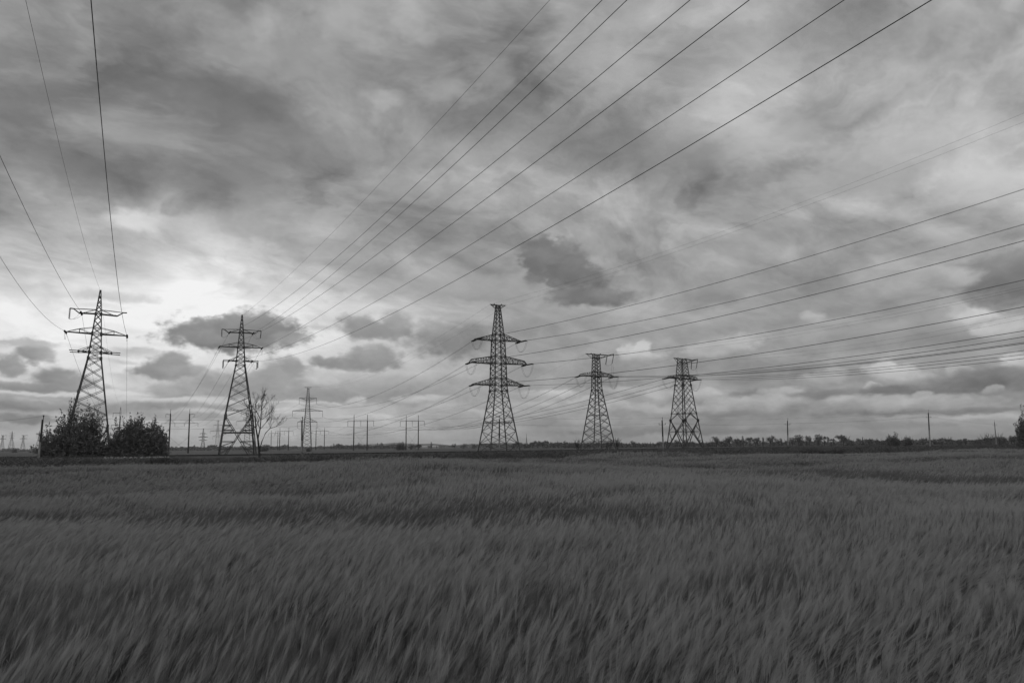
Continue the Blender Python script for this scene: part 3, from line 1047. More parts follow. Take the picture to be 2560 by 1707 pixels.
def circuit_portal():
    D = 398
    a, b = G(422, D), G(471, D)
    c = (a + b) / 2
    half = (b - a).length / 2
    o = empty("concrete_portal", c, math.atan2((b - a).y, (b - a).x))
    tag(o, "double pole concrete portal with six hanging insulators right of the bushes", "power pole", "concrete double pole portals")
    H = zof(447, 1023, D); z1 = zof(447, 1035, D); z2 = zof(447, 1058, D); zt = zof(447, 1052, D)
    res = {}
    for s, q in ((-1, "l"), (1, "r")):
        m = MB(); m.tube([(s * half, 0, 0), (s * half - s * .1, 0, z1 + .2)], [.42, .28], 8); m.build("pole", MT["dark_concrete"], o)
        m = MB(); m.beam((s * half - s * .1, 0, z1), (s * half - s * .1, 0, H), .2, .12); m.box((s * half - s * .1, 0, H), .5, .12, .12); m.build("spike", MT["steel"], o)
        m = MB(); xt = s * (half + 2.2)
        m.beam((s * half, 0, z1), (xt, 0, z1 + .1), .15); m.beam((s * half, 0, z1 - .7), (xt - s * .6, 0, z1), .08)
        m.build("crossarm", MT["steel"], o)
        m = MB(); ins_string(m, (xt, 0, z1), (xt, 0, z1 - 1.7), .13); m.build("insulator_string", MT["glass"], o)
        res["u" + q] = o.matrix_basis @ Vector((xt, 0, z1 - 1.7))
        for nm, x in (("m", s * (half + 4.3)), ("l", s * (half - 2.5))):
            m = MB(); ins_string(m, (x, 0, z2 - .1), (x, 0, z2 - 1.6), .13); m.build("insulator_string", MT["glass"], o)
            res[nm + q] = o.matrix_basis @ Vector((x, 0, z2 - 1.6))
        m = MB()
        for e in (-1, 1):
            m.tube([(s * half, 0, zt + .8), (s * half + e * 2.5, 0, z2)], .05, 4)
        m.build("stay_rod", MT["steel"], o)
    m = MB(); m.beam((-half - 4.3, 0, z2), (half + 4.3, 0, z2), .17); m.build("crossarm", MT["steel"], o)
    m = MB()
    m.tube([(-half, 0, z2 * .55), (half, 0, z2 * .02)], .035, 4); m.tube([(half, .05, z2 * .55), (-half, .05, z2 * .02)], .035, 4)
    m.build("brace_cable", MT["wire"], o)
    # the smaller pair of arms lower down
    return res


P1 = circuit_portal()


def spike_pole():
    D = 365
    p = G(296.5, D)
    o = empty("concrete_pole", p, R(10))
    tag(o, "concrete pole with a spiked top showing above the dip between the bushes", "power pole")
    H, z0 = zof(297, 1017, D), zof(297, 1040, D)
    z1, z2 = zof(297, 1032, D), zof(297, 1062, D)
    m = MB(); m.tube([(0, 0, 0), (0, 0, z0)], [.34, .25], 8); m.build("pole", MT["dark_concrete"], o)
    m = MB()
    for e in (-1, 1):
        m.beam((e * .25, 0, z0 - .3), (e * .22, 0, z0 + 2.2), .12); m.beam((e * .22, 0, z0 + 2.2), (0, 0, H), .12)
    m.build("spike", MT["steel"], o)
    m = MB(); m.beam((0, 0, z1), (-3.1, 0, z1), .16); m.build("crossarm", MT["steel"], o)
    m = MB(); m.beam((-3.6, 0, z2), (3.6, 0, z2), .16); m.beam((0, 0, z2 + 1.6), (-2, 0, z2), .08); m.beam((0, 0, z2 + 1.6), (2, 0, z2), .08); m.build("crossarm", MT["steel"], o)
    res = []
    for x, z in ((-3.1, z1), (-3.6, z2), (3.6, z2)):
        m = MB(); ins_string(m, (x, 0, z - .05), (x, 0, z - 2.0), .12); m.build("insulator_string", MT["glass"], o)
        res.append(o.matrix_basis @ Vector((x, 0, z - 2.0)))
    return res


P7 = spike_pole()


def post(px0, pyt, px1, D, label, arm=None, arms_z=None, w=0.17, base=0.0):
    b = G(px1, D, base)
    t = P(px0, pyt, D)
    o = empty("concrete_post", b)
    tag(o, label, "utility pole", "concrete line posts along the railway")
    v = t - b
    m = MB()
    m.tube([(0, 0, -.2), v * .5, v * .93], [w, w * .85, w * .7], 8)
    m.build("post", MT["post_dark"], o)
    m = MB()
    m.tube([Vector((-.01, -w * .35, -.2)), v * .45 + Vector((-.01, -w * .35, 0))], [w * 1.05, w * .78], 6)  # paler sleeve over the lower part of the darker post
    m.build("pale_lower_post", MT["concrete"], o)
    m = MB(); m.tube([v * .9 + Vector((w * .5, 0, 0)), v + Vector((w * .5, 0, 0))], .05, 6); m.tube([v * .985 + Vector((w * .5, 0, 0)), v + Vector((w * .5, 0, .14))], .10, 6)
    m.build("insulator", MT["glass"], o)
    tips = [b + v]
    if arm:
        c = v * .80
        m = MB(); m.beam(c - Vector((arm, 0, 0)), c + Vector((arm, 0, 0)), .11); m.build("crossarm", MT["steel"], o)
        for s in (-1, 1):
            m = MB(); q = c + Vector((s * arm, 0, 0)); m.tube([q, q + Vector((0, 0, .42))], .05, 6); m.tube([q + Vector((0, 0, .2)), q + Vector((0, 0, .4))], .1, 6)
            m.build("insulator", MT["glass"], o)
            tips.append(b + q + Vector((0, 0, .4)))
    else:
        tips += [b + v * .8, b + v * .8]
    return tips


LP = [
    post(107.5, 1040, 99, 121, "concrete post leaning right in front of the left bush", w=.2),
    post(755, 1044, 755.5, 140, "plain concrete post with a pale foot in front of the grey suspension pylon", w=.17),
    post(1248.5, 1041, 1248, 184, "plain concrete post standing between the legs of the tallest pylon", arm=None, w=.2),
    post(1655, 1044, 1658, 228, "leaning concrete post with a small crossarm left of the diamond braced pylon", arm=.9, w=.25),
    post(1968.5, 1046, 1970, 300, "upright concrete post with a small crossarm between pylons and right edge", arm=.95, w=.26, base=.2),
    post(2320.5, 1025.5, 2325, 330, "tallest leaning concrete post with crossarm near the right edge", arm=1.0, w=.3, base=.5),
    post(2486, 1050.5, 2491, 520, "far small leaning post with crossarm nearest the right edge tree", arm=1.1, w=.28, base=1.0),
]
names = ["leaning left post", "plain middle post", "pylon post", "diamond pylon post", "upright right post", "tall leaning post", "small right post"]
for i, (a, b) in enumerate(zip(LP, LP[1:])):
    for j, pos in ((0, "top"), (1, "left arm"), (2, "right arm")):
        if j == 2 and i < 3:
            continue
        wire(sagline(a[j], b[j], .5, 16), "hair thin wire on the %s between %s and %s" % (pos, names[i], names[i + 1]), "thin wires between the concrete posts", r=.013, name="line_wire", cat="wire")
wire(sagline(LP[0][0], P(-260, 1062, 100), .4, 10), "hair thin wire leaving the leaning left post towards the left edge", "thin wires between the concrete posts", r=.013, name="line_wire", cat="wire")
wire(sagline(LP[6][0], G(2760, 640, 6.5), .4, 10), "hair thin wire from the small right post into the right edge tree", "thin wires between the concrete posts", r=.013, name="line_wire", cat="wire")

# ------------------------------------------------------------------ conductors
gW1, gW2, gW3 = "wires of the left pointed pylon", "wires of the pointed pylon by the bare tree", "wires of the tallest pylon"
gW4, gW5 = "wires of the narrow waisted pylon", "wires of the diamond braced pylon"


def through(px, py, D):
    return P(px, py, D)


# left pointed pylon: towards and over the camera
def span(T, key, E, M, label, group, r=.021, L=1.3, twin=None, double=False, t1=1.25, sag=None, string=True):
    a0 = T.w(T.att[key])
    if string:
        a = string_to(T, T.att[key], E, L, double)
    else:
        a = a0
    s = fit_sag(a, E, M) if M else (sag or 0)
    if double or string:
        pass
    wire(sagline(a, E, s, 46, t1), label, group, r, twin)
    return a


f1 = {}
f1["apex"] = span(T1, "apex", through(64, 0, 44), (204, 580), "thin earth wire from the left pointed pylon's peak up to the top left corner", gW1, .013, string=False)
f1["mr"] = span(T1, "mr", through(227.5, 0, 34), (280, 580), "thick dark wire from the left pylon's right arm straight up to the top edge", gW1, .026)
f1["ul"] = span(T1, "ul", through(0, 390, 59), (90, 580), "wire from the left pylon's top left arm, the higher one reaching the left edge", gW1, .024)
f1["ml"] = span(T1, "ml", through(0, 642, 83), None, "wire from the left pylon's middle left arm, the lower one reaching the left edge", gW1, .022, sag=1.2)
f2 = {}
for k, E, lab in (("ml", P7[0], "thin wire from the left pylon's middle left arm down behind its own lattice"),
                  ("ul", P7[1], "thin wire from the left pylon's top left arm down through its lattice"),
                  ("mr", P7[2], "thin wire falling almost straight from the left pylon's right arm to the bush")):
    f2[k] = string_to(T1, T1.att[k], E, 1.3)
    wire(sagline(f2[k], E, 5.5, 30), lab, gW1, .022)
wire(sagline(T1.w(T1.att["apex"]), P7[0] + Vector((2.5, 0, 6)), 4, 30), "faint earth wire from the left pylon's peak back to the spiked pole", gW1, .012)
ub = hang(T1, (-4.6, 0, 30.7 - 3.6), 1.9)
jumper(T1, f1["ul"], T1.w(ub), .5, .02, None); jumper(T1, f2["ul"], T1.w(ub), .3, .02, None)
jumper(T1, f1["ml"], f2["ml"], 1.3, .02, None)
jumper(T1, f1["mr"], f2["mr"], .9, .02, None)

# pointed pylon by the bare tree: towards the camera and over the top right
J = [("apex", 1375, 47, (833, 580), "thin faint earth wire from the pointed pylon's peak, leftmost across the upper sky", .013),
     ("ul", 1506, 43.4, (913, 580), "wire from the pointed pylon's top left arm, second line across the upper sky", .022),
     ("ur", 1568, 40, (952, 580), "wire from the pointed pylon's top right arm, third line across the upper sky", .022),
     ("ml", 1726, 33, (1016, 580), "wire from the pointed pylon's middle left arm, fourth line across the upper sky", .019),
     ("mr", 1874, 34.6, (1102, 580), "wire from the pointed pylon's middle right arm, fifth line across the upper sky", .023),
     ("ll", 2111.5, 27.5, (1280, 547), "wire from the pointed pylon's lowest left arm, sixth line across the upper sky", .017),
     ("lr", 2330, 24.9, (1280, 623), "wire from the pointed pylon's lowest right arm, lowest line to the top right", .020)]
g1, g2 = {}, {}
for k, ex, D, Mp, lab, r in J:
    g1[k] = span(T2, k, through(ex, 0, D), Mp, lab, gW2, r, string=(k != "apex"))
for k, txt in (("ul", "top left"), ("ml", "middle left"), ("ll", "lowest left"), ("ur", "top right"), ("mr", "middle right"), ("lr", "lowest right")):
    g2[k] = string_to(T2, T2.att[k], P1[k], 1.3)
    wire(sagline(g2[k], P1[k], 5.0, 30), "thin wire from the pointed pylon's %s arm down to the six insulator portal" % txt, gW2, .024)
for k, sx in (("ul", -1), ("ur", 1)):
    b = hang(T2, (sx * 4.6, 0, 34.6 - 3.6), 1.8, (-.1 if sx > 0 else .05, 0))
    jumper(T2, g1[k], T2.w(b), .5, .018, None); jumper(T2, g2[k], T2.w(b), .6, .018, None)
for k in ("ml", "mr"):
    jumper(T2, g1[k], g2[k], 1.5, .018, None)
for k, sx in (("ll", -1), ("lr", 1)):
    for sy in (-1, 1):
        b = hang(T2, (sx * 4.0, sy * 1.66, 34.6 - 11.35), 1.7)
    jumper(T2, g1[k], T2.w(b), .4, .018, None); jumper(T2, g2[k], T2.w(b), .4, .018, None)

# tallest pylon: right hand spans
K = [("el", (2560, 283), 150, (1800, 581), "upper of two thin earth wires rising from the tallest pylon's cap to the right", .016, None),
     ("er", (2560, 305), 150, (1800, 592), "lower of two thin earth wires rising from the tallest pylon's cap to the right", .016, None),
     ("ul", (2560, 473), 128, (1800, 705), "twin wire from the tallest pylon's top left arm, highest thick line at right", .026, .3),
     ("ur", (2560, 561), 140, (1800, 760), "twin wire from the tallest pylon's top right arm, second thick line at right", .028, .42),
     ("ml", (2560, 602), 124, (1800, 791), "twin wire from the tallest pylon's middle left arm, third thick line at right", .028, .3),
     ("mr", (2560, 700), 146, (1800, 850), "twin wire from the tallest pylon's middle right arm above the narrow waisted pylon", .028, .45),
     ("ll", (2560, 767), 128, (1800, 898), "twin wire from the tallest pylon's lowest left arm, passing the diamond pylon's top", .028, .45),
     ("lr", (2560, 827), 140, (1800, 931), "twin wire from the tallest pylon's lowest right arm, uppermost of the low fan", .028, .35)]
h1, h2 = {}, {}
for k, E, D, Mp, lab, r, tw in K:
    e = k[0] == "e"
    h1[k] = span(T3, k, through(E[0], E[1], D), Mp, lab, gW3, r, L=2.6, twin=tw, double=not e, string=not e)
for k, txt in (("el", "left cap"), ("er", "right cap"), ("ul", "top left"), ("ur", "top right"), ("ml", "middle left"), ("mr", "middle right"), ("ll", "lowest left"), ("lr", "lowest right")):
    E = T6.w(T6.att[k])
    e = k[0] == "e"
    h2[k] = T3.w(T3.att[k]) if e else string_to(T3, T3.att[k], E - Vector((0, 0, 10)), 2.6, True)
    wire(sagline(h2[k], E, 9.0 if not e else 7, 40), "line from the tallest pylon's %s arm down left to the grey suspension pylon" % txt, gW3, .025 if not e else .016, None if e else .35)
    wire(sagline(E, T9.w(T9.att[k]), 5.0, 24), "faint line on from the grey suspension pylon's %s arm to the next pylon" % txt, "far wires between the suspension pylons", .028 if not e else .016)
    wire(sagline(T9.w(T9.att[k]), T7.w(T7.att[k]), 7.0, 24), "very faint line behind the bare tree to the far pylon's %s arm" % txt, "far wires between the suspension pylons", .028 if not e else .016)
for k, dr in (("ul", 2.9), ("ur", 3.0), ("ml", 3.4), ("mr", 3.5), ("ll", 3.2), ("lr", 3.6)):
    jumper(T3, h2[k], h1[k], dr, .032, .4)

# single circuit pylons
for T, PT, PN, grp, nm, ptn, ends in (
        (T4, P3, P5, gW4, "narrow waisted pylon", "portal nearest the tallest pylon", [((2560, 842), 150, (1800, 933)), ((2560, 856), 146, (1800, 936)), ((2560, 859), 140, (1800, 937.5))]),
        (T5, P2, P4, gW5, "diamond braced pylon", "portal with crossed cables", [((2560, 876), 165, (2050, 931)), ((2560, 886), 160, (2050, 936)), ((2560, 896), 152, (2050, 942))])):
    i1, i2 = {}, {}
    for k, txt, (E, D, Mp), pe, pn in zip(("l", "c", "r"), ("left arm", "centre", "right arm"), ends, PT, PN):
        att = T.att[k] if k != "c" else (0.3, 1.2, T.att["c"][2])
        T.att["cc"] = att
        i1[k] = span(T, "cc" if k == "c" else k, through(E[0], E[1], D), Mp, "wire of the low fan running right from the %s's %s" % (nm, txt), grp, .028, L=2.8, twin=.35, double=True)
        i2[k] = string_to(T, T.att[k], pe - Vector((0, 0, 8)), 2.8, True)
        wire(sagline(i2[k], pe, 8.5, 40), "wire from the %s's %s down to the %s" % (nm, txt, ptn), grp, .03, .35)
        wire(sagline(pe, pn, 6.5, 24), "faint wire beyond the %s, %s phase" % (ptn, txt.split()[0]), "far wires between the portals", .03)
    for k, dr in (("l", 3.4), ("r", 3.7)):
        jumper(T, i2[k], i1[k], dr, .032, .4)
for T, grp, nm, ys in ((T4, gW4, "narrow waisted pylon", ((717, 851), (723, 853))), (T5, gW5, "diamond braced pylon", ((785, 886), (797, 893)))):
    for k, (y1, y0), txt in zip(("el", "er"), ys, ("left", "right")):
        span(T, k, through(2560, y1, 155), None, "very faint earth wire rising right from the %s's top, %s end" % (nm, txt), grp, .014, string=False, sag=2.5)
    PTT = P3 if T is T4 else P2
    span(T, "el", PTT[0] + Vector((4.6, 0, 8)), None, "very faint earth wire falling left from the %s's top" % nm, grp, .014, string=False, sag=5, t1=1.0)

for T in (T1, T2, T3, T4, T5, T6, T9, T7, T8, Ta, Tb, Tc, Td):
    T.finish()


# ------------------------------------------------------------------ bushes and trees
def leaf(mb, p, d, L, w, r):
    d = Vector(d).normalized()
    a = d.cross(Vector((r.uniform(-1, 1), r.uniform(-1, 1), r.uniform(-1, 1))))
    if a.length < .05:
        a = d.cross(Vector((0, 0, 1)))
    a = a.normalized() * w / 2
    i = len(mb.v)
    mb.v += [p, p + d * L * .45 + a, p + d * L, p + d * L * .45 - a]
    mb.f.append((i, i + 1, i + 2, i + 3)); mb.m.append(0)


def leafy_bush(name, loc, lobes, label, cat, group, seed, nshoot, leafL, leafW, per, stems=10, mat="leaf", zflat=1.0):
    """lobes: (x, y, half width, half depth, height) domes filled with leafy shoots"""
    r = random.Random(seed)
    o = empty(name, loc)
    tag(o, label, cat, group)
    fol, st = MB(), MB()
    tot = sum(l[2] * l[3] * l[4] for l in lobes)
    for (lx, ly, hx, hy, h, *nn) in lobes:
        n = nn[0] if nn else max(14, int(nshoot * hx * hy * h / tot))
        for k in range(n):
            a = r.uniform(0, 2 * math.pi)
            u = r.random()
            el = math.asin(u ** .9) if not nn else r.uniform(.45, 1.45)
            rr = r.uniform(.55, 1.0) ** .6 * (1 + .12 * math.sin(3 * a + seed) + .1 * math.sin(7 * a))
            if r.random() < .14: rr *= r.uniform(1.02, 1.22)
            tip = Vector((lx + math.cos(a) * math.cos(el) * hx * rr, ly + math.sin(a) * math.cos(el) * hy * rr, max(.2, math.sin(el) * h * rr)))
            base = Vector((lx + r.uniform(-.4, .4) * hx, ly + r.uniform(-.4, .4) * hy, 0))
            ctrl = base + (tip - base) * .45 + Vector((0, 0, h * .12))
            pts = [base * (1 - t) ** 2 + ctrl * 2 * t * (1 - t) + tip * t * t for t in (0, .25, .5, .75, 1)]
            if k % max(1, n // (stems * 3)) == 0:
                st.tube(pts, [.07, .055, .04, .025, .012], 4, cap=False)
            for q in range(per if not nn else per // 2):
                t = r.uniform(.25, 1.02) ** .75 if not nn else r.uniform(.5, 1.02)
                p = base * (1 - t) ** 2 + ctrl * 2 * t * (1 - t) + tip * t * t
                d = (tip - ctrl).normalized() * .8 + Vector((r.uniform(-1, 1), r.uniform(-1, 1), r.uniform(-.6, .9)))
                leaf(fol, p + Vector((r.uniform(-.16, .16), r.uniform(-.16, .16), r.uniform(-.12, .12))), d, leafL * r.uniform(.6, 1.3), leafW * r.uniform(.6, 1.2), r)
    for k in range(stems):
        a = r.uniform(0, 6.28)
        lx, ly, hx, hy, h = r.choice(lobes)[:5]
        b = Vector((lx + r.uniform(-.3, .3) * hx, ly, -.1))
        st.tube([b, b + Vector((math.cos(a) * hx * .25, math.sin(a) * hy * .2, h * .4)), b + Vector((math.cos(a) * hx * .5, math.sin(a) * hy * .5, h * .72))], [.11, .08, .03], 5, cap=False)
    st.build("stems", MT["bark"], o)
    fol.build("foliage", MT[mat], o)
    return o


S = 137 / F
bl = G(180, 137)
leafy_bush("bush", bl, [(-2.2, 0, 4.0, 3, 6.9), (1.6, .4, 3.8, 3, 7.4), (-4.9, .2, 1.8, 1.5, 5.2), (4.9, 0, 2.7, 2, 5.4), (1.0, .3, 5.6, 1.8, 9.4, 110), (-.6, .3, 2.0, 1.2, 11.2, 30), (3.4, .3, 2.7, 1.4, 9.2, 46), (0, 0, 6.0, 2.6, 2.2)],
           "wide leafy bush with tall loose shoots in front of the left pylon", "bush", "big bushes beside the left pylon", 3, 760, .42, .19, 40, stems=16)
leafy_bush("bush", G(347, 138), [(-1.6, 0, 3.6, 3, 7.0), (1.6, .3, 3.4, 3, 6.7), (-.6, 0, 2.7, 2, 7.9), (3.7, 0, 1.8, 1.5, 5.8), (-4.5, 0, 1.8, 1.4, 5.4), (0, 0, 5.0, 2.4, 2.8)],
           "dense round dark bush on the right of the left pylon's foot", "bush", "big bushes beside the left pylon", 9, 1050, .38, .19, 42, stems=10)
leafy_bush("tree", G(2592, 178), [(0, 0, 4.8, 3, 7.2), (-1.6, 0, 2.7, 2, 9.4), (-2.8, 0, 2.2, 1.6, 7.2)],
           "leafy tree cut off by the right edge of the picture", "tree", None, 21, 480, .40, .20, 34, stems=8)


def branch(mb, fol, p, d, L, rad, lev, r, spread, leaves=0.0):
    n = 4
    pts, cur, dd = [p], Vector(p), Vector(d).normalized()
    for k in range(n):
        dd = (dd + Vector((r.uniform(-.16, .16), r.uniform(-.16, .16), r.uniform(-.02, .16)))).normalized()
        cur = cur + dd * L / n
        pts.append(cur.copy())
    mb.tube(pts, [rad * (1 - .45 * k / n) for k in range(n + 1)], 5 if lev > 2 else 3, cap=False)
    if lev == 0:
        if leaves:
            for k in range(2):
                if r.random() < leaves:
                    leaf(fol, pts[-1] - dd * r.uniform(0, L * .6), Vector((r.uniform(-1, 1), r.uniform(-1, 1), r.uniform(-.5, 1))), .16, .10, r)
        return
    for k in range(3 if lev > 1 else 4):
        t = r.uniform(.35, 1.0) if k else 1.0
        q = pts[min(n, int(t * n))]
        a = r.uniform(0, 6.28)
        side = Vector((math.cos(a), math.sin(a), r.uniform(-.1, .5)))
        branch(mb, fol, q, dd + side * spread * r.uniform(.5, 1.2), L * r.uniform(.55, .76), rad * .58, lev - 1, r, spread, leaves)


def bare_tree():
    r = random.Random(15)
    D = 120
    b = G(650.5, D)
    o = empty("bare_tree", b)
    tag(o, "nearly leafless thin tree with a bent right branch beside the pointed pylon", "tree")
    tr, br, fo = MB(), MB(), MB()
    trunk = [Vector((0, 0, -.1)), Vector((-.12, 0, 1.6)), Vector((-.38, 0, 3.4)), Vector((-.75, .05, 5.0)), Vector((-.9, .05, 6.6))]
    tr.tube(trunk, [.21, .17, .13, .10, .07], 7)
    t2 = [trunk[2], Vector((-.15, .1, 4.8)), Vector((-.05, .1, 6.2)), Vector((.0, .1, 7.6))]
    tr.tube(t2, [.10, .09, .07, .05], 6)
    t3 = [trunk[1], Vector((.25, -.05, 3.0)), Vector((.75, -.1, 4.2)), Vector((1.4, -.1, 4.9)), Vector((2.3, -.1, 5.2))]
    tr.tube(t3, [.09, .075, .06, .05, .03], 6)
    for q, d, L, rad in ((trunk[-1], (-.15, 0, 1), 1.5, .06), (t2[-1], (.1, 0, 1), 1.3, .05), (trunk[3], (-.75, .1, .6), 1.3, .045), (trunk[3], (.2, .3, 1), 1.4, .05),
                         (t2[1], (.8, 0, .9), 1.7, .05), (t2[2], (.9, .1, .7), 1.6, .05), (t2[2], (-.3, -.4, .9), 1.4, .045), (trunk[-1], (-.6, .1, .7), 1.3, .05), (t2[-1], (.7, 0, .8), 1.2, .045),
                         (trunk[-2], (-.9, 0, .35), 1.1, .04), (t2[-1], (-.3, .2, 1), 1.2, .045), (t2[1], (-.4, .5, .9), 1.4, .04)):
        branch(br, fo, Vector(q), Vector(d), L * 1.2, rad, 4, r, .85, .12)
    for q, d, L in ((t3[-1], (1, 0, .35), .9), (t3[-2], (.7, .1, .9), 1.0), (t3[-1], (.7, 0, .9), .9), (t3[-2], (.2, 0, 1), .8)):
        branch(br, fo, Vector(q), Vector(d), L * 1.1, .032, 3, r, .8, .3)
    tr.build("trunk", MT["bark"], o); br.build("branches", MT["bark"], o); fo.build("leaves", MT["leaf"], o)


bare_tree()


def small_bare(px, D, h, seed, label):
    r = random.Random(seed)
    o = empty("bare_shrub", G(px, D))
    tag(o, label, "shrub", "bare shrubs by the narrow waisted pylon")
    br, fo = MB(), MB()
    for k in range(7):
        branch(br, fo, Vector((r.uniform(-.5, .5), 0, -.1)), Vector((r.uniform(-.5, .5), r.uniform(-.4, .4), 1)), h * .42, .07, 3, r, .5, .5)
    br.build("branches", MT["bark"], o); fo.build("leaves", MT["leaf"], o)


small_bare(1446, 300, 5.2, 1, "bare shrub left of the narrow waisted pylon's legs")
small_bare(1521, 300, 5.4, 2, "bare shrub between the narrow waisted pylon's legs")
small_bare(1544, 300, 5.6, 3, "bare shrub right of the narrow waisted pylon's legs")

# small bushes on the verge and beyond
for px, D, hx, h, seed, lab in (
        (2233, 330, 3.2, 6.3, 31, "twin topped dark bush left of the tall leaning post"),
        (2270, 350, 2.3, 5.4, 32, "smaller pointed dark bush just left of the tall leaning post"),
        (1968, 230, 1.2, 1.3, 33, "low dark shrub at the foot of the upright right post"),
        (2272, 205, 1.3, 1.0, 34, "low round shrub on the verge below the twin topped bush"),
        (2416, 210, 1.3, .7, 35, "flat low shrub on the verge left of the right edge tree"),
        (1002, 620, 4.0, 6.4, 36, "round dark tree left of the portal nearest the tallest pylon"),
        (660, 620, 3.8, 4.2, 37, "rounded dark bush standing just right of the bare tree's trunk"),
        (771, 480, 1.4, 2.6, 38, "small dark bush at the foot of the grey suspension pylon"),
        (37, 900, 3.4, 4.8, 39, "round bush under the pointed far pylon at the left")):
    big = h > 3
    leafy_bush("bush", G(px, D), [(0, 0, hx, hx * .8, h * .85), (hx * .4, 0, hx * .6, hx * .6, h), (-hx * .45, 0, hx * .55, hx * .5, h * .92)], lab, "bush", "small bushes across the grassland", seed, 190 if big else 80, .10 * hx + .12, .06 * hx + .07, 26, stems=5)


# tree row along the horizon: a few kinds, copied with their parts
def far_tree(kind, seed):
    r = random.Random(seed)
    o = empty("horizon_tree", (0, 0, 0))
    tr, cr = MB(), MB()
    tr.tube([(0, 0, -.3), (.1, 0, 2.2), (0, 0, 4.5)], [.32, .22, .12], 5, cap=False)
    for k in range(6):
        a = r.uniform(0, 6.28)
        tr.tube([(0, 0, r.uniform(1.6, 3)), (math.cos(a) * 1.6, math.sin(a) * 1.6, r.uniform(4, 5.5)), (math.cos(a) * 2.4, math.sin(a) * 2.4, r.uniform(5.5, 7.2))], [.14, .09, .04], 4, cap=False)
    if kind == "round":
        cl = [(r.uniform(-2.6, 2.6), r.uniform(-2, 2), r.uniform(2.6, 6.8), r.uniform(.9, 1.7)) for _ in range(14)]
        n = 60
    elif kind == "flat":
        cl = [(r.uniform(-3.4, 3.4), r.uniform(-2, 2), 6.2 + r.uniform(-1.0, .8), r.uniform(.7, 1.3)) for _ in range(12)]
        n = 50
    elif kind == "low":
        cl = [(r.uniform(-4, 4), r.uniform(-2, 2), r.uniform(.6, 3.6), r.uniform(.9, 1.6)) for _ in range(15)]
        n = 56
    else:
        cl = [(r.uniform(-.5, .5), r.uniform(-.5, .5), 1.2 + k * .75, max(.35, .95 - k * .05)) for k in range(11)]
        n = 44
    for x, y, z, rad in cl:
        for q in range(n):
            v = Vector((r.gauss(0, 1), r.gauss(0, 1), r.gauss(0, 1))).normalized() * rad * r.uniform(.4, 1.12)
            leaf(cr, Vector((x, y, z)) + Vector((v.x, v.y, v.z * .8)), (r.uniform(-1, 1), r.uniform(-1, 1), r.uniform(-.7, 1)), r.uniform(.35, .75), r.uniform(.25, .5), r)
    tr.build("trunk", MT["bark"], o); cr.build("crown", MT["farleaf"], o)
    return o


KIND_LABEL = {"round": "round crowned dark tree in the distant row on the right horizon",
              "flat": "flat topped thin tree in the distant row on the right horizon",
              "low": "low spreading dark shrub in the distant row on the horizon",
              "tall": "narrow upright dark tree in the distant row on the horizon"}
protos, first = {}, {}
for kd, sds in (("round", (1, 2, 3)), ("flat", (4, 5)), ("low", (6, 7, 8)), ("tall", (9, 10))):
    protos[kd] = [far_tree(kd, s) for s in sds]
    for q in protos[kd]:
        tag(q, KIND_LABEL[kd], "tree", KIND_LABEL[kd].replace(" tree in", " trees in").replace("shrub in", "shrubs in"))
used = set()


def plant(kd, px, D, s, rz, label=None):
    q = rng.choice(protos[kd])
    if q not in used:
        used.add(q); o = q
    else:
        o = q.copy(); COL.objects.link(o)
        for ch in q.children:
            c = ch.copy(); COL.objects.link(c); c.parent = o
    o.location = G(px, D, 0); o.rotation_euler = (0, 0, rz); o.scale = (s * rng.uniform(.85, 1.25), s, s)
    if label: 
        o["label"] = label
        if "group" in o: del o["group"]
    return o


for i in range(64):
    px = 1415 + i * 11.8 + rng.uniform(-5, 5)
    kd = rng.choice(["round", "round", "low", "round", "flat", "round", "low", "tall"]) if px > 1780 else rng.choice(["low", "low", "round", "tall"])
    hpx = {"round": 29, "flat": 29, "low": 18, "tall": 28}[kd] * rng.uniform(.62, 1.02) * (1.0 if px > 1780 else .64)
    D = rng.uniform(640, 820)
    plant(kd, px, D, hpx * D / F / {"round": 7.8, "flat": 7.6, "low": 4.6, "tall": 9.2}[kd], rng.uniform(0, 6))
for i in range(26):
    px = 2170 + i * 15.5 + rng.uniform(-6, 6)
    kd = rng.choice(["low", "low", "round"])
    D = rng.uniform(520, 640)
    hp = (13 + 8 * max(0, (px - 2380) / 180)) * rng.uniform(.8, 1.25)
    plant(kd, px, D, hp * D / F / {"round": 7.8, "low": 4.6}[kd], rng.uniform(0, 6))
for i in range(52):
    px = 826 + i * 3.6 + rng.uniform(-1.5, 1.5)
    D = rng.uniform(1150, 1400)
    plant("tall", px, D, rng.uniform(11, 17) * D / F / 9.2 * (.75 + .25 * math.sin(i * .4)), rng.uniform(0, 6))
for px, D, hp, kd in ((1135, 900, 13, "round"), (1050, 780, 14, "round"), (1040, 1000, 11, "round"), (1078, 1000, 17, "tall"), (1160, 950, 9, "low"), (1185, 980, 9, "low"), (1225, 900, 8, "low"), (1092, 1100, 9, "tall"), (1030, 720, 11, "low"),
                      (1325, 780, 14, "tall"), (1332, 780, 16, "round"), (1345, 790, 16, "round"), (1357, 780, 17, "round"), (1368, 800, 16, "tall"), (1312, 800, 11, "low"), (1382, 820, 13, "round"), (1395, 830, 14, "round")):
    plant(kd, px, D, hp * D / F / {"round": 7.8, "flat": 7.6, "low": 4.6, "tall": 9.2}[kd], rng.uniform(0, 6))

for kd in protos:                               # a kind that was never planted leaves the scene
    for q in protos[kd]:
        if q not in used:
            for ch in list(q.children):
                bpy.data.objects.remove(ch)
            bpy.data.objects.remove(q)

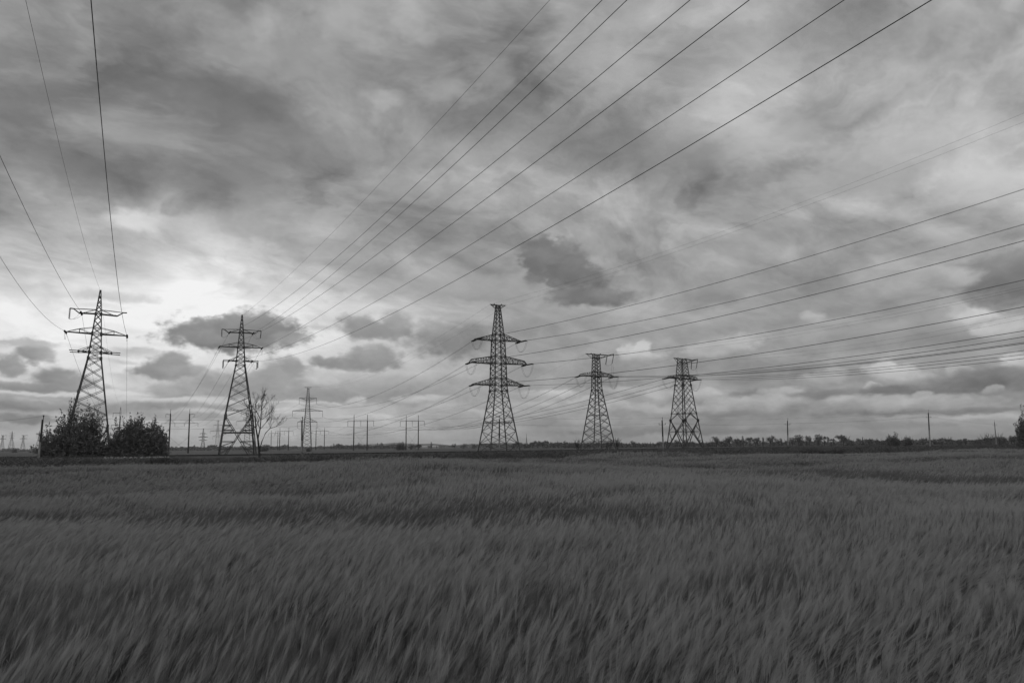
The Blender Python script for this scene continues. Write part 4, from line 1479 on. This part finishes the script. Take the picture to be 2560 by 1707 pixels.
# far woods that read as one mass
mb = MB()
wr = random.Random(12)
for (x0, x1, D, h) in ((-60, 860, 1700, 7), (380, 720, 1250, 7), (600, 1260, 2200, 9), (840, 1010, 1300, 7), (1280, 1460, 950, 7), (1400, 2200, 900, 4.5), (2150, 2700, 640, 4), (1180, 1300, 1500, 8)):
    n = int((x1 - x0) * 5)
    for k in range(n):
        px = wr.uniform(x0, x1)
        DD = D * wr.uniform(.94, 1.06)
        hh = h * (.55 + .45 * abs(math.sin(px * .05) * math.sin(px * .019 + 1) + .3 * math.sin(px * .21)))
        p = G(px, DD, 0) + Vector((0, 0, hh * wr.random() ** .8))
        for q in range(2):
            leaf(mb, p + Vector((wr.uniform(-2, 2), wr.uniform(-2, 2), 0)), (wr.uniform(-1, 1), wr.uniform(-.4, .4), wr.uniform(-.6, 1)), wr.uniform(1.4, 3.2), wr.uniform(1.0, 2.0), wr)
tag(mb.build("far_woodland", MT["farleaf"]), "thin dark belt of far woodland along the horizon", "woodland", kind="stuff")

# a slim mast above the trees right of the tallest pylon
o = empty("lattice_mast", G(1316.5, 1100)); tag(o, "slim pointed mast rising above dark trees right of the tallest pylon", "mast")
m = MB()
for cx, cy in CORN:
    m.beam((cx * 1.3, cy * 1.3, 0), (cx * .2, cy * .2, 13), .4)
for k in range(7):
    h0, h1v = 1.3 - .157 * k, 1.3 - .157 * (k + 1)
    for sy in (-1, 1):
        m.beam((-h0, sy * h0, k * 1.86), (h1v, sy * h1v, (k + 1) * 1.86), .25); m.beam((h0, sy * h0, k * 1.86), (-h1v, sy * h1v, (k + 1) * 1.86), .25)
m.build("tower", MT["steel"], o)
m = MB(); m.tube([(0, 0, 12.8), (0, 0, 19)], [.35, .12], 5); m.build("spire", MT["steel"], o)

for i, (px, w, lab) in enumerate(((1062, 9, "tiny white roofed house left of the narrow upright tree"), (1083, 7, "tiny white roofed house right of the narrow upright tree"), (1091, 6, "smallest white roofed house furthest right in the far village"))):
    D = 1480
    o = empty("house", G(px, D), R(8 * i)); tag(o, lab, "house", "tiny white houses on the horizon")
    m = MB(); m.box((0, 0, 1.3), w, 6, 2.6); m.build("wall", MT["house"], o)
    m = MB(); a, b, z, t = w / 2 + .4, 3.5, 2.62, 4.7
    m.poly([(-a, -b, z), (a, -b, z), (a, 0, t), (-a, 0, t)]); m.poly([(a, b, z), (-a, b, z), (-a, 0, t), (a, 0, t)])
    m.poly([(-a, -b, z), (-a, 0, t), (-a, b, z)]); m.poly([(a, -b, z), (a, b, z), (a, 0, t)])
    m.build("roof", MT["house"], o)
    m = MB()
    for x in (-w * .3, 0, w * .3):
        m.box((x, -3.02, 1.5), .9, .08, 1.1)
    m.build("window", MT["glass"], o)

# pale stones on the verge below the bushes
mb = MB()
pr = random.Random(5)
for k in range(240):
    px = 262 + 165 * pr.random() ** .8
    u = pr.uniform(2.8, 6.0)
    D = RD(px) - u
    p = G(px, D, .55 - (u - 3) * .09 + .12)
    s = pr.uniform(.08, .26)
    i = len(mb.v)
    for vx in ((-1, 0, 0), (1, 0, 0), (0, -1, 0), (0, 1, 0), (0, 0, -1), (0, 0, 1)):
        mb.v.append(p + Vector(vx) * s * pr.uniform(.6, 1.2) + Vector((pr.uniform(-.05, .05), 0, 0)))
    for t in ((0, 2, 5), (2, 1, 5), (1, 3, 5), (3, 0, 5), (2, 0, 4), (1, 2, 4), (3, 1, 4), (0, 3, 4)):
        mb.f.append(tuple(i + q for q in t)); mb.m.append(0)
tag(mb.build("pale_stones", MT["stone"]), "pale broken stones scattered along the verge below the round bush", "stones", kind="stuff")


# ------------------------------------------------------------------ wheat and verge grass (one object each, instanced clumps)
def ribbon(mb, pts, w0, w1, side, mi=0):
    n = len(pts)
    i = len(mb.v)
    for k, p in enumerate(pts):
        w = (w0 + (w1 - w0) * k / (n - 1)) / 2
        mb.v += [p - side * w, p + side * w]
    for k in range(n - 1):
        mb.f.append((i + 2 * k, i + 2 * k + 1, i + 2 * k + 3, i + 2 * k + 2)); mb.m.append(mi)


def wheat_clump(seed, nst, rad, lean, thick, awns, leaves, awn_w):
    r = random.Random(seed)
    mb = MB()
    for k in range(nst):
        a = r.uniform(0, 6.28); q = rad * math.sqrt(r.random())
        b = Vector((math.cos(a) * q, math.sin(a) * q, 0))
        h = r.gauss(.80, .06)
        dirx = Vector((1, r.gauss(.12, .3), 0)).normalized()
        ln = lean * r.uniform(.6, 1.35)
        pt = lambda t: b + Vector((0, 0, h * (t - .16 * ln * t ** 3))) + dirx * (ln * h * .42 * t ** 2.2)
        ts = (0.1, .45, .75, 1.0)
        pts = [pt(t) for t in ts]
        yaw = r.uniform(-.7, .7)
        side = Vector((math.cos(yaw), math.sin(yaw), 0))
        ribbon(mb, pts, .005 * thick, .0035 * thick, side, 0)
        d = (pt(1.0) - pt(.9)).normalized()
        d = (d + dirx * .25 * ln + Vector((0, 0, -.10 * ln))).normalized()
        e0 = pts[-1]
        eL = r.uniform(.06, .085)
        nrm = d.cross(Vector((r.uniform(-1, 1), r.uniform(-1, 1), r.uniform(-.4, .4)))).normalized()
        n2 = d.cross(nrm)
        wv = .0036 * thick
        for nn in (nrm, n2):
            i = len(mb.v)
            mb.v += [e0, e0 + d * eL * .35 + nn * wv, e0 + d * eL, e0 + d * eL * .35 - nn * wv]
            mb.f.append((i, i + 1, i + 2, i + 3)); mb.m.append(1)
        for q in range(awns):
            s = e0 + d * eL * r.uniform(.1, .95)
            t = r.uniform(0, 6.28)
            fan = (nrm * math.cos(t) + n2 * math.sin(t)) * r.uniform(.04, .30)
            e = s + (d + fan + dirx * .12 * ln).normalized() * r.uniform(.08, .15)
            sd2 = (d.cross(fan)).normalized() * awn_w * thick
            i = len(mb.v)
            mb.v += [s - sd2, s + sd2, e]
            mb.f.append((i, i + 1, i + 2)); mb.m.append(1)
        for q in range(leaves):
            t0 = r.uniform(.3, .85)
            s = pt(t0)
            aa = r.gauss(0, .9)
            ld = Vector((math.cos(aa), math.sin(aa), 0))
            L = r.uniform(.14, .26)
            up = r.uniform(.5, 1.1)
            lp = [s, s + ld * L * .35 + Vector((0, 0, L * .5 * up)), s + ld * L * .75 + Vector((0, 0, L * .62 * up)), s + ld * L * 1.05 + Vector((0, 0, L * .45 * up))]
            ribbon(mb, lp, .010 * thick, .002 * thick, Vector((-ld.y, ld.x, .25)).normalized(), 0)
    return mb


def instanced(name, base_objs, pts, mat_fallback, label, cat):
    """one object: points carrying rotation, scale and kind; each point receives a clump"""
    colx = bpy.data.collections.new(name + "_clumps")      # not linked to the scene
    for o in base_objs:
        colx.objects.link(o)
    me = bpy.data.meshes.new(name)
    me.from_pydata([p[0] for p in pts], [], [])
    ra = me.attributes.new("rot", "FLOAT_VECTOR", "POINT")
    ra.data.foreach_set("vector", np.array([p[1] for p in pts], dtype=np.float32).ravel())
    sa = me.attributes.new("scl", "FLOAT_VECTOR", "POINT")
    sa.data.foreach_set("vector", np.array([p[2] for p in pts], dtype=np.float32).ravel())
    ia = me.attributes.new("idx", "INT", "POINT")
    ia.data.foreach_set("value", np.array([p[3] for p in pts], dtype=np.int32))
    ob = bpy.data.objects.new(name, me)
    COL.objects.link(ob)
    g = bpy.data.node_groups.new(name + "_scatter", "GeometryNodeTree")
    g.interface.new_socket("Geometry", in_out="INPUT", socket_type="NodeSocketGeometry")
    g.interface.new_socket("Geometry", in_out="OUTPUT", socket_type="NodeSocketGeometry")
    gi, go = g.nodes.new("NodeGroupInput"), g.nodes.new("NodeGroupOutput")
    ci = g.nodes.new("GeometryNodeCollectionInfo")
    ci.inputs["Collection"].default_value = colx
    ci.inputs["Separate Children"].default_value = True
    ci.inputs["Reset Children"].default_value = True
    ip = g.nodes.new("GeometryNodeInstanceOnPoints")
    ip.inputs["Pick Instance"].default_value = True

    def attr(nm, ty):
        n = g.nodes.new("GeometryNodeInputNamedAttribute")
        n.data_type = ty
        n.inputs["Name"].default_value = nm
        return n.outputs["Attribute"]

    e2r = g.nodes.new("FunctionNodeEulerToRotation")
    L = g.links.new
    L(gi.outputs[0], ip.inputs["Points"])
    L(ci.outputs[0], ip.inputs["Instance"])
    L(attr("idx", "INT"), ip.inputs["Instance Index"])
    L(attr("rot", "FLOAT_VECTOR"), e2r.inputs[0])
    L(e2r.outputs[0], ip.inputs["Rotation"])
    L(attr("scl", "FLOAT_VECTOR"), ip.inputs["Scale"])
    L(ip.outputs[0], go.inputs[0])
    md = ob.modifiers.new("scatter", "NODES")
    md.node_group = g
    tag(ob, label, cat, kind="stuff")
    return ob


def vnoise(seed):
    r = np.random.RandomState(seed)
    tabl = r.rand(64, 64)

    def f(x, y):
        xi, yi = math.floor(x), math.floor(y)
        u, v = x - xi, y - yi
        u, v = u * u * (3 - 2 * u), v * v * (3 - 2 * v)
        a = tabl[xi % 64, yi % 64] * (1 - u) + tabl[(xi + 1) % 64, yi % 64] * u
        b = tabl[xi % 64, (yi + 1) % 64] * (1 - u) + tabl[(xi + 1) % 64, (yi + 1) % 64] * u
        return a * (1 - v) + b * v
    return f


na, nb, nc, nd_ = vnoise(1), vnoise(2), vnoise(3), vnoise(4)


def edge_y(x):
    """far edge of the wheat"""
    return 48.0 + (x + 32.0) * 0.60 if x > -60 else 31.0 + (x + 60) * .2


clumps = []
LODS = [(12, .36, .85, 34, 2, .0006), (14, .46, 1.25, 20, 2, .001), (18, .6, 2.4, 10, 2, .0017), (22, .8, 4.2, 6, 1, .0025)]
NV = 6
for li, (nst, rad, th, aw, lv_, aww) in enumerate(LODS):
    for v in range(NV):
        mb = wheat_clump(100 * li + v, nst, rad, (.4, .6, .8, .95, 1.15, .3)[v] * (.85 if li == 0 else 1), th, aw, lv_, aww)
        me = mb.mesh("wheat_clump", [MT["stem"], MT["shaded_ear" if v in (0, 5) else "ear"]])  # two kinds carry the darker ears that paint shade
        clumps.append(bpy.data.objects.new("wheat_clump_%d_%d" % (li, v), me))
pts = []
wr = random.Random(77)


def scatter_wheat(y0, y1, dens, li, f0=2.0, f1=2.0):
    """one level of detail; it fades into its neighbours over f0 and f1 metres"""
    y = max(1.8, y0 - f0)
    yend, y1 = y1, y1 + f1
    step = 1.0
    while y < y1:
        ya, yb = y, min(y1, y + step)
        xm = .70 * yb + 2.0
        n = int(dens * (yb - ya) * 2 * xm)
        for _ in range(n):
            px, py = wr.uniform(-xm, xm), wr.uniform(ya, yb)
            if py > edge_y(px) + wr.uniform(-.6, .6):
                continue
            if li and py < y0 + f0 and wr.random() > (py - y0 + f0) / (2 * f0): continue
            if py > yend - f1 and wr.random() < (py - yend + f1) / (2 * f1): continue
            fw = min(1.0, max(0.0, (py - 9) / 22.0))
            wave = (na(px * .16 + 3, py * .34) * .6 + nb(px * .45, py * .8) * .4) * (1 - fw) + fw * (nb(px * .085 + 11 + .03 * py, py * .21 + 2) * .6 + na(px * .2, py * .5) * .4)
            gust = nc(px * .10 + .05 * py, py * .22 + 9)
            fine = nd_(px * 1.4, py * 1.4)
            idx = int(min(NV - 1.01, max(0, gust * 3.2 + fine * 2.2 + wr.uniform(-.8, .8))))
            wave = min(1, max(0, (wave - .28) / .44)); wave = wave * wave * (3 - 2 * wave)
            if wave < .3 and wr.random() < .12 + .25 * fw: continue
            hs = .86 - .07 * fw + (.13 + .17 * fw) * wave + .12 * fine + wr.uniform(-.05, .05)
            if wave < .25 and wr.random() < .4 + .35 * fw: idx = wr.choice((0, 5))  # painted shade: darker ears gather in the wave troughs
            tilt = (gust - .5) * .5 + (fine - .5) * .2 + wr.gauss(0, .05)
            pts.append(((px, py, ground_h(px, py)), (wr.gauss(0, .07) - (wave - .5) * .25, tilt, wr.gauss(0, .28)), (1, 1, hs), li * NV + idx))
        y += step


scatter_wheat(1.8, 11, 42, 0, 2, 3)
scatter_wheat(11, 27, 25, 1, 3, 6)
scatter_wheat(27, 56, 10, 2, 6, 8)
scatter_wheat(56, 118, 4.2, 3, 8, 1)
instanced("wheat", clumps, pts, MT["stem"], "ripening bearded wheat bent to the right by the wind across the foreground", "wheat field")


def grass_clump(seed, h, rad, n, w):
    r = random.Random(seed)
    mb = MB()
    for k in range(n):
        a = r.uniform(0, 6.28); q = rad * math.sqrt(r.random())
        b = Vector((math.cos(a) * q, math.sin(a) * q, -.05))
        hh = h * r.uniform(.5, 1.2)
        d = Vector((r.gauss(.25, .4), r.gauss(0, .4), 1))
        sd2 = Vector((math.cos(a), math.sin(a), 0))
        ribbon(mb, [b, b + d * hh * .55, b + d * hh + Vector((d.x, d.y, -.3)) * hh * .3], w, w * .25, sd2)
    return mb


gcl = []
for v, (h, rad, n, w) in enumerate(((.45, .5, 60, .045), (.65, .5, 60, .05), (.9, .55, 60, .05), (.35, .6, 70, .05), (1.3, .6, 90, .07))):
    gcl.append(bpy.data.objects.new("grass_clump_%d" % v, grass_clump(900 + v, h, rad, n, w).mesh("grass_clump", [MT["pale_grass" if v in (0, 3) else "grass"]])))
pts = []
gr = random.Random(8)
for k in range(24000):
    px = gr.uniform(-120, 2680)
    d0 = ray(px, 1116).x
    t = gr.random() ** 1.3
    # from the wheat edge to just beyond the track
    ye = 50.0
    for _ in range(6):
        ye = edge_y(d0 * ye)
    Dr = RD(px)
    D = ye + (Dr + 2 - ye) * t
    x = d0 * D
    if D < ye + .3 or Dr - D < 4.6 or D > 420:
        continue
    rel = Dr - D
    z = 0.0 if rel > 9 else max(0, .60 * (1 - max(0, rel - 3.0) / 6.0))
    m = na(x * .10, D * .13) * .65 + nb(x * .3, D * .4) * .35
    idx = 4 if m > .66 else (2 if m > .55 else (1 if m > .45 else (0 if m > .32 else 3)))
    s = gr.uniform(.75, 1.2) * (.8 if rel < 5 else 1)
    if rel < 9: idx = 3
    elif rel < 16 and idx in (2, 4): idx = 1
    pts.append(((x, D, z), (gr.gauss(0, .06), .12, gr.uniform(-3, 3)), (s * 1.5, s * 1.5, s * (.55 if rel < 9 else .8)), idx))
instanced("verge_grass", gcl, pts, MT["grass"], "rough dark grass and weeds on the verge between wheat and railway", "grass")

# ------------------------------------------------------------------ thin haze over the plain
HAZE = 1.1e-4
if HAZE:
    m = bpy.data.materials.new("haze_air")
    m.use_nodes = True
    t = m.node_tree
    t.nodes.clear()
    out = t.nodes.new("ShaderNodeOutputMaterial")
    pv = t.nodes.new("ShaderNodeVolumePrincipled")
    pv.inputs["Color"].default_value = (.9, .9, .9, 1)
    pv.inputs["Density"].default_value = HAZE
    t.links.new(pv.outputs[0], out.inputs["Volume"])
    mb = MB()
    mb.box((0, 4500, 39), 18000, 9600, 80)
    o = mb.build("haze", m)
    tag(o, kind="stuff")
